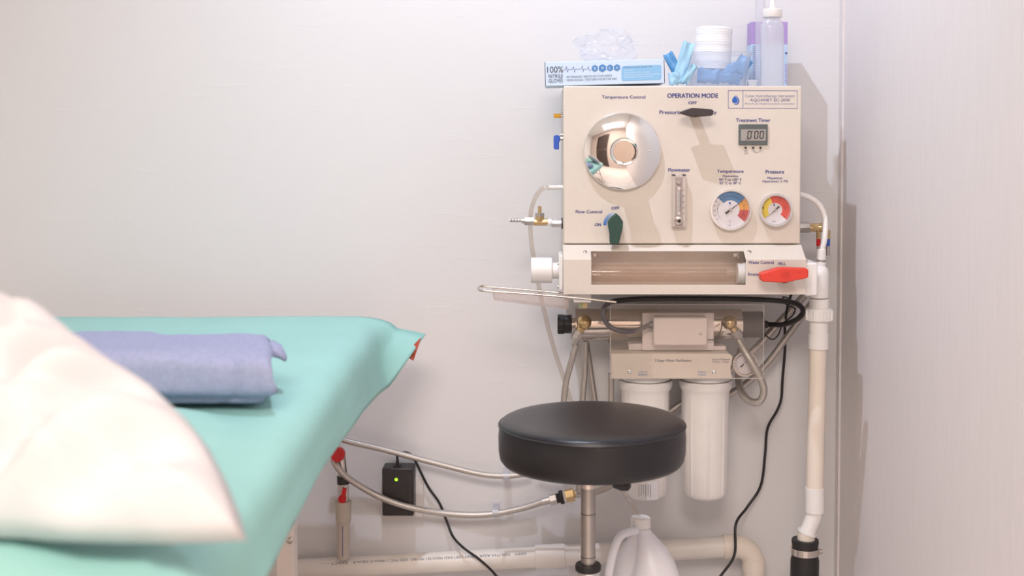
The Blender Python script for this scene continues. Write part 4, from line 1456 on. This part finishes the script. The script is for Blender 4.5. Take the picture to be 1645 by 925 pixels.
# inline fitting at the end of the lower hose
q0, q1 = P(873, 805.5, -.045), P(934, 791, -.045)
fd = (q1 - q0).normalized()
k = M(-.045)
ft = thing('inline_fitting', q0, 'brass, black and white inline fitting on the wall left of the stool pole', 'fitting')
for (s0, s1, r, m_, nm, n_) in ((-2, 12, 5.9, 'nickel', 'ferrule', 16), (11, 22, 9.2, 'nickel', 'hex_nut', 6), (21, 28, 8, 'black_rubber', 'black_nut', 12), (27, 33.5, 11.6, 'black_rubber', 'black_nut', 8), (33.5, 37, 9.6, 'white_pvc', 'white_seal', 20), (37, 51, 10.8, 'brass', 'brass_body', 6), (51, 55, 6, 'brass', 'brass_neck', 12), (54, 63, 7.6, 'nickel', 'hex_nut', 6)):
    B().cyl(q0 + fd * s0 * k, q0 + fd * s1 * k, r * k, None, n_).build(nm, m_, ft, bevel=.0005)
# hose clips
for (px, py, lab) in ((813, 765, 'clear plastic clip on the upper braided hose left of the stool'), (796, 823, 'clear plastic clip on the lower braided hose left of the brass fitting')):
    yq = -.045
    q = P(px, py, yq)
    kq = M(yq)
    b = B().lathe([(-5 * kq, 5.6 * kq), (-5 * kq, 7 * kq), (5 * kq, 7 * kq), (5 * kq, 5.6 * kq)], q, (1, 0, 0), 20)
    b.box(q.x - 5 * kq, q.x + 5 * kq, q.y + 5 * kq, -.0005, q.z - 9 * kq, q.z + 6 * kq)
    tag(b.build('hose_clip', 'bottle', loc=q), lab, 'clip', 'hose clips on the wall')

# ================================================================== POWER ADAPTER + SOCKET
so = thing('wall_socket', (P(650, 800, 0).x, 0, P(650, 832, 0).z), 'white wall socket plate mostly hidden behind the black adapter', 'socket')
B().boxp(612, 766, 680.5, 832, -.009, -.0005).build('socket_plate', 'socket', so, bevel=.002)
ad_ = thing('power_adapter', (P(638, 829, -.05).x, -.045, P(638, 829, -.05).z), 'black plug-in power adapter with a green light on the wall', 'adapter')
yD = -.055
B().boxp(613.5, 752, 664.5, 829, yD, -.0095).build('adapter_case', 'black_plastic', ad_, bevel=.003)
for sx_ in (0, 1):
    for i in range(18):
        py = 763 + i * 3.0
        xa = (614.5, 617) if not sx_ else (657, 661.5)
        B().boxp(xa[0], py, xa[1], py + 1.3, yD - .0006, yD + .001).build('grip_rib', mat('grey_rib', (66, 62, 64), .4) if not (sx_ or i) else bpy.data.materials['grey_rib'], ad_)
c = P(636.5, 770.2, yD)
B().lathe([(0, 2.6 * M(yD)), (.001, 2.2 * M(yD))], c, (0, -1, 0), 14).build('power_light', 'led', ad_)
c = P(638.5, 753, yD + .015)
B().box(c.x - .008, c.x + .008, yD + .006, yD + .022, c.z - .002, c.z + .008).cyl(c + Vector((0, 0, .007)), c + Vector((0, 0, .018)), .0042, .0032).build('strain_relief', 'black_rubber', ad_)
hose('adapter_cable', [(638.5, 742, -.04), (639, 731, -.038), (648, 726.5, -.034), (659, 729.5, -.026), (667, 740, -.018), (672, 750, -.015), (688, 782, -.012), (706, 808, -.012), (718, 838, -.012), (728, 862, -.03), (745, 880, -.074), (772, 900, -.078), (798, 926, -.08), (820, 965, -.09), (840, 1020, -.1)], 2.1, 'black_cable', 'black adapter cable curving down in front of the waste pipe', 'cable')

# ================================================================== STOOL
yT = -.52
k = M(yT)
cS = P(951, 690, yT)
st = thing('stool', (cS.x, yT, 0), 'round black vinyl stool on a steel column in front of the machine', 'stool')
zs0 = P(951, 679, yT).z      # level of the piped top edge
Rr = 151.5 * k
prof = [(-.066, Rr * .3), (-.066, Rr * .92), (-.0645, Rr * .955), (-.058, Rr * .985), (-.045, Rr * 1.0), (-.02, Rr * 1.003), (-.004, Rr * .992), (0, Rr * .985), (.0035, Rr * .97), (.0065, Rr * .93), (.0085, Rr * .8), (.0095, Rr * .5), (.0098, Rr * .02)]
seat = B().lathe(prof, (cS.x, yT, zs0), (0, 0, 1), 96).build('seat', 'leather', st, smooth=60)
prof = [(0, Rr * 1.0)]
pp = [Vector((cS.x + Rr * .992 * math.cos(R(a_)), yT + Rr * .992 * math.sin(R(a_)), zs0 - .002)) for a_ in range(0, 361, 6)]
B().tube(pp, .0022, 8, 2).build('piping', 'leather', seat)
kx = P(945, 800, yT).x
zb = zs0 - .066
zcol = P(945, 908, yT).z
B().cyl((kx, yT, zb + .004), (kx, yT, zb - .004), .05).build('seat_plate', 'black_plastic', st)
B().cyl((kx, yT, zb), (kx, yT, P(945, 783, yT).z), 12.6 * k).build('upper_sleeve', 'stainless', st)
B().cyl((kx, yT, P(945, 783, yT).z), (kx, yT, zcol), 12.1 * k).build('column', 'worn_steel', st)
for py_ in (824, 893):
    q = P(945, py_, yT)
    B().lathe([(-.0006, 12.2 * k), (0, 12.35 * k), (.0006, 12.2 * k)], (kx, yT, q.z), (0, 0, 1), 32).build('column_seam', 'black_rubber', st)
B().lathe([(-.006, 19 * k), (-.004, 21 * k), (.003, 21.3 * k), (.006, 20 * k), (.0062, 13 * k)], (kx, yT, zcol - .003), (0, 0, 1), 40).build('column_collar', 'black_rubber', st)
B().cyl((kx, yT, zcol - .008), (kx, yT, .09), 18 * k).build('outer_column', 'chrome', st)
c = P(1000, 772, yT - .02)
b = B().tube([Vector((kx + .02, yT, zb - .006)), Vector((kx + .045, yT - .01, zb - .005)), P(1000, 775, yT - .03)], .0035, 10)
lv_ = b.build('height_lever', 'black_plastic', st)
B().lathe([(-.016, .004), (-.013, .0085), (0, .0105), (.012, .0085), (.015, .003)], P(999, 778, yT - .045), (1, -.25, -.16), 20).build('lever_paddle', 'black_plastic', lv_)
hb = B().cyl((kx, yT, .07), (kx, yT, .11), .032).build('base_hub', 'chrome', st)
for j in range(5):
    a_ = R(72 * j + 20)
    d_ = Vector((math.cos(a_), math.sin(a_), 0))
    o_ = Vector((kx, yT, .085))
    B().tube([o_ + d_ * .02, o_ + d_ * .12 + Vector((0, 0, -.005)), o_ + d_ * .22 + Vector((0, 0, -.022))], .012, 10).build('base_leg', 'chrome', st)
    w_ = o_ + d_ * .22
    t_ = Vector((-d_.y, d_.x, 0))
    cs_ = B().cyl(Vector((w_.x, w_.y, .0255)) - t_ * .012, Vector((w_.x, w_.y, .0255)) + t_ * .012, .025, None, 20)
    cs_.cyl((w_.x, w_.y, .03), (w_.x, w_.y, .07), .006)
    cs_.build('caster', 'black_rubber', st, bevel=.002)

# ================================================================== JUG
yJ = -.32
k = M(yJ)
cJ = P(1035, 900, yJ)
ztop = P(1029, 829, yJ).z
jx = P(1029, 829, yJ).x
jg = thing('plastic_jug', (jx, yJ, 0), 'milky plastic gallon jug with handle and white cap on the floor', 'jug')
zj = lambda py: P(0, py, yJ).z
levels = [(845, 13.5, 0, 0, 1.0), (850, 14.5, 1, 0, 1.0), (858, 19, 2.5, .30, .95), (868, 27, 4, .52, .9), (885, 40, 6, .62, .8), (905, 50, 7, .60, .72), (925, 57, 8, .40, .66), (945, 61, 8, .12, .62), (960, 63, 8, 0, .6), (1000, 64, 8, 0, .58)]
rs = []
for (py, r, dx, dent, e_) in levels:
    ring = []
    for j in range(64):
        a_ = 2 * math.pi * j / 64
        ca2, sa2 = math.cos(a_), math.sin(a_)
        rr = r / (abs(ca2) ** (2 / e_) + abs(sa2) ** (2 / e_)) ** (e_ / 2)
        da = (a_ - R(218) + math.pi) % (2 * math.pi) - math.pi
        rr *= 1 - dent * math.exp(-(da / .62) ** 2)
        ring.append(Vector((jx + (dx + rr * ca2) * k, yJ + rr * .92 * sa2 * k, zj(py))))
    rs.append(ring)
zfin = zj(1000)
last = rs[-1]
for zz, s_ in ((.05, 1), (.012, 1), (.002, .93)):
    rs.append([Vector((jx + 8 * k + (p.x - jx - 8 * k) * s_, yJ + (p.y - yJ) * s_, zz)) for p in last])
jb = B().rings(rs).build('jug_body', 'milk_jug', jg, smooth=70)
B().tube([P(1022, 852, yJ - .014), P(1008, 855, yJ - .03), P(996, 862, yJ - .042), P(988, 878, yJ - .050), P(981, 905, yJ - .055), P(978, 928, yJ - .052), P(986, 948, yJ - .035)], 6.6 * k, 16).build('jug_handle', 'milk_jug', jg)
cpj = B().lathe([(0, 15.5 * k), (.001, 16.3 * k), (.0165, 16 * k), (.018, 14.8 * k), (.0182, 6 * k), (.0165, 5.5 * k)], (jx, yJ, zj(845) - .001), (0, 0, 1), 48).build('jug_cap', 'white_pvc', jg)
B().lathe([(0, 15.8 * k), (.0012, 17.2 * k), (.0022, 15.8 * k)], (jx, yJ, zj(847.5)), (0, 0, 1), 40).build('neck_ring', 'milk_jug', jg)

# ================================================================== TREATMENT BED
ZB = P(300, 508, -.2).z            # top of the sheet near the wall


def edge_x(y):     # right edge of the mattress
    return -.321 + (-.205 - y) * .034


bed = thing('treatment_bed', (-.75, -1.0, 0), 'padded treatment bed on white steel legs at the left, under a mint sheet', 'bed')
YB0, YB1 = -.177, -2.006
# cushion
XBL = -1.12
rs = []
for i in range(25):
    y = YB0 - .012 + (YB1 - YB0 + .024) * i / 24
    ex = edge_x(y) - .012
    rs.append([Vector(q) for q in ((XBL, y, ZB - .055), (ex - .02, y, ZB - .055), (ex - .012, y, ZB - .045), (ex - .03, y, ZB - .022), (ex - .06, y, ZB - .012), (XBL + .03, y, ZB - .012), (XBL, y, ZB - .03))])
B().rings(rs).build('mattress', 'cushion', bed, bevel=.004)
B().box(XBL + .04, -.40, YB1 + .06, YB0 - .06, ZB - .10, ZB - .056).build('bed_frame', 'white_paint', bed, bevel=.002)
lx = P(458.5, 900, -.46).x
for (xx, yy) in ((lx, -.46), (XBL + .08, -.46), (lx, -1.75), (XBL + .08, -1.75)):
    B().box(xx - .0165, xx + .0145, yy, yy + .035, .001, ZB - .057).build('leg', 'white_paint', bed, bevel=.002)
B().box(XBL + .09, lx - .02, -.455, -.43, .2, .225).build('cross_rail', 'white_paint', bed, bevel=.002)
B().box(XBL + .09, lx - .02, -1.745, -1.72, .2, .225).build('cross_rail', 'white_paint', bed, bevel=.002)
q = P(470, 843, -.362)
B().prism([(459, 852), (464, 840), (467, 837), (473, 837.5), (471, 843), (462, 854)], -.472, -.4605).build('corner_clip', 'black_plastic', bed, bevel=.001)
q = P(470, 868, -.46)
B().lathe([(0, .0045), (.002, .0055), (.003, .0035), (.001, .003)], q + Vector((-.004, 0, 0)), (0.1, -1, 0), 16).build('leg_bolt', 'nickel', bed)

# sheet: parametric cloth over the mattress, hanging off the right side
def hem(y):
    """x offset and drop of the sheet's loose right edge, by depth"""
    t = (y - YB0) / (YB1 - YB0)
    far = max(0, 1 - t / .055)
    return .008 + .040 * math.exp(-t / .12) + .046 * far, max(.085, .122 - .085 * t) - .088 * far


def rad_(y):
    return .036 + .012 * (y - YB0) / (YB1 - YB0)


def sheet_pt(u, y):
    """u: 0 (left edge) .. 1 mattress edge .. 2 hem"""
    ex = edge_x(y)
    xg = XBL - .01 + (ex - rad_(y) - (XBL - .01)) * min(1, u)
    yr = -1.075 - 22 * max(0, xg + .42) ** 2
    ridge = 1 / (1 + math.exp((y - yr) / .014))
    wob = .0025 * noise.noise(Vector((u * 3, y * 5, 0))) + .0012 * noise.noise(Vector((u * 12, y * 14, 3)))
    if u <= 1:
        x = XBL - .01 + (ex - rad_(y) - (XBL - .01)) * u
        side = max(0, min(1, (1 - u) / .16))
        side = side * side * (3 - 2 * side)
        z = ZB + wob + ridge * .020 * max(side, .35) - (1 - ridge) * .004 * side
        z -= .004 * (1 - side)
        return Vector((x, y, z))
    s = u - 1
    ox, drop_ = hem(y)
    rz_ = min(.036, drop_ * .55)
    wr = .005 * noise.noise(Vector((s * 1.5, y * 5, 7))) * s
    # quarter-round then hanging skirt
    x = ex - rad_(y) + rad_(y) * math.sin(min(1, s * 2.4) * math.pi / 2) + ox * s + wr
    zz = ZB - .004 + wob * (1 - s) - rz_ * (1 - math.cos(min(1, s * 2.4) * math.pi / 2)) - max(0, s - .3) / .7 * (drop_ - rz_)
    return Vector((x, y, zz))


us = [i / 30 for i in range(31)] + [1 + (i + 1) / 16 for i in range(16)]
ys = [YB0 + (YB1 - YB0) * (i / 120) for i in range(121)]
sh = B()
nu = len(us)
vs = []
for y in ys:
    for u in us:
        vs.append(sheet_pt(u, y))
# far edge hangs down behind
sh.add(vs, [(i * nu + j, i * nu + j + 1, (i + 1) * nu + j + 1, (i + 1) * nu + j) for i in range(len(ys) - 1) for j in range(nu - 1)])
k0 = len(sh.v)
sh.add([p + Vector((0, .012, -.012)) for p in vs[:31]] + [p + Vector((0, .016, -.08)) for p in vs[:31]], [])
for j in range(30):
    sh.f.append((j, j + 1, k0 + j + 1, k0 + j))
    sh.f.append((k0 + j, k0 + j + 1, k0 + 31 + j + 1, k0 + 31 + j))
so_ = sh.build('bed_sheet', 'sheet', solid=.0012, smooth=80)
tag(so_, 'mint green sheet draped over the treatment bed at the left', 'sheet')
# rust-red lining showing under the far corner
pts = [P(677, 541.5, -.205), P(664, 579.5, -.207), P(650, 571, -.205), P(662, 556, -.2)]
B().rings([pts, [p + Vector((0, .004, 0)) for p in pts]]).build('red_flap', 'sheet_red', bed, smooth=0)

# ================================================================== TOWEL
tw = thing('towel', (P(300, 640, -.95).x, -.95, ZB), 'folded blue-grey towel lying on the mint sheet', 'towel')
yt0, yt1 = -1.053, -.845
xt1 = P(444, 640, yt0).x
xt0 = xt1 - .36


def towel_layer(z0, h_, xa, xb, y0, y1, seed, name):
    rs = []
    nn = 40
    N = 40
    for i in range(nn + 1):
        t = i / nn
        x = xa + (xb - xa) * t
        e = (1 - (2 * t - 1) ** 16) ** .25 if 0 < t < 1 else .05
        ring = []
        for j in range(N):
            a_ = 2 * math.pi * j / N
            ca_, sa_ = math.cos(a_), math.sin(a_)
            ex = .34
            yy = (y0 + y1) / 2 + (y1 - y0) / 2 * math.copysign(abs(ca_) ** ex, ca_) * (.97 + .03 * e)
            zz = z0 + h_ / 2 + h_ / 2 * math.copysign(abs(sa_) ** .6, sa_) * (.75 + .25 * e)
            nz = .007 * noise.noise(Vector((x * 9 + seed, yy * 9, zz * 12))) + .002 * noise.noise(Vector((x * 34, yy * 34, seed)))
            wx = .012 * noise.noise(Vector((yy * 14, zz * 25, seed + 5))) * (abs(2 * t - 1) ** 4)
            if sa_ < -.2:
                nz *= .2
            # tuck crease near the right end
            tk_ = math.exp(-((x - (xb - .055)) / .006) ** 2) * .007 * max(0, -ca_)
            ring.append(Vector((x + wx - (yy - yt0) * .26, yy + (nz * .6 if ca_ < 0 else nz) + tk_, max(ZB + .001, zz + nz * (1 if sa_ > 0 else .2) - (tk_ * .6 if sa_ > 0 else 0)))))
        rs.append(ring)
    return B().rings(rs).build(name, 'towel', tw, smooth=75)


towel_layer(ZB + .002, .03, xt0, xt1 - .012, yt0 + .022, yt1 - .01, 1.5, 'lower_fold')
towel_layer(ZB + .012, .062, xt0 + .004, xt1, yt0, yt1, 4.2, 'upper_fold')
# small corner poking out at the right
b = B()
qa = Vector((xt1 - .040, yt1 - .05, ZB + .055))
b.rings([[qa + Vector((0, .028 * math.cos(a_), .010 * math.sin(a_))) for a_ in [2 * math.pi * j / 12 for j in range(12)]],
         [qa + Vector((.012, .02 * math.cos(a_) - .004, .009 * math.sin(a_) - .004)) for a_ in [2 * math.pi * j / 12 for j in range(12)]],
         [qa + Vector((.022, .007 * math.cos(a_) - .012, .005 * math.sin(a_) - .012)) for a_ in [2 * math.pi * j / 12 for j in range(12)]]])
b.build('towel_corner', 'towel', tw, smooth=70)

# ================================================================== PILLOW
# leans back; outline lies in a plane through its lower edge on the bed
base = P(300, 878, -1.625)
lean = R(58)                       # from vertical, tilting away from the camera
up = Vector((0, math.sin(lean), math.cos(lean)))
nrm = Vector((0, -math.cos(lean), math.sin(lean)))


def on_plane(px, py):
    u = ((px - 822.5) + SX * 1645) / F
    v = ((462.5 - py) + SY * 1645) / F
    d = Vector((u, v * sp + cp, v * cp - sp))
    o = Vector((0, -D, H))
    t = (base - o).dot(nrm) / d.dot(nrm)
    return o + d * t


ol = [(397, 873), (386, 832), (366, 782), (338, 728), (305, 684), (262, 645), (215, 612), (165, 580), (118, 545), (75, 516), (35, 496), (0, 484), (-50, 474), (-110, 470), (-180, 476), (-250, 492), (-300, 530), (-340, 600), (-365, 680), (-380, 760), (-388, 830), (-392, 868), (-340, 884), (-240, 880), (-140, 872), (-40, 868), (40, 870), (120, 878), (200, 884), (270, 885), (340, 880)]
pts = [on_plane(*q) for q in ol]
pts = [q - nrm * 0 for q in pts]
cen = on_plane(20, 720)
pl = B()
NR = 16
m_ = []
dense = []
L_ = len(pts)
for i in range(L_):
    for t in range(4):
        dense.append(pts[i].lerp(pts[(i + 1) % L_], t / 4))
nD = len(dense)
for side in (1, -1):
    rings_ = []
    for r_ in range(NR + 1):
        f = r_ / NR
        ring = []
        for q in dense:
            p = cen.lerp(q, f)
            puff = (1 - f ** 2.2) ** .62
            th = .066 if side > 0 else .035
            loc2 = Vector(((p - cen).x, (p - cen).dot(up), 0))
            ang = math.atan2(loc2.y, loc2.x)
            wr = .016 * abs(noise.noise(Vector((ang * 2.2, f * 1.3, 2 * side)))) * f * (1 - f ** 3) * 2.2
            wr += .010 * noise.noise(Vector((loc2.x * 9, loc2.y * 9, side))) * (1 - f ** 4)
            # long soft creases running from the right corner
            cr_ = .036 * math.sin((loc2.x * .75 + loc2.y * -1.0) * 70 + 2.6 * noise.noise(loc2 * 6)) * math.sin(math.pi * min(1, f * 1.05)) * .6
            ring.append(p + nrm * side * (th * puff + (wr + cr_ if side > 0 else 0)) + nrm * .004)
        rings_.append(ring)
    pl.rings(rings_, cap0=False, cap1=False)
po = pl.build('pillow', 'pillow', smooth=0, loc=base)
me = po.data
bm = bmesh.new()
bm.from_mesh(me)
zmin = ZB + .0205 - base.z
bmesh.ops.remove_doubles(bm, verts=bm.verts, dist=.0004)
for v in bm.verts:
    yw = v.co.y + base.y
    xw = v.co.x + base.x
    lim = ZB + .0235 - base.z
    if v.co.z < lim:
        v.co.z = lim + (v.co.z - lim) * .05
bmesh.ops.recalc_face_normals(bm, faces=bm.faces)
bm.to_mesh(me)
bm.free()
for p in me.polygons:
    p.use_smooth = True
tag(po, 'plump cream-white pillow on the near end of the bed', 'pillow')
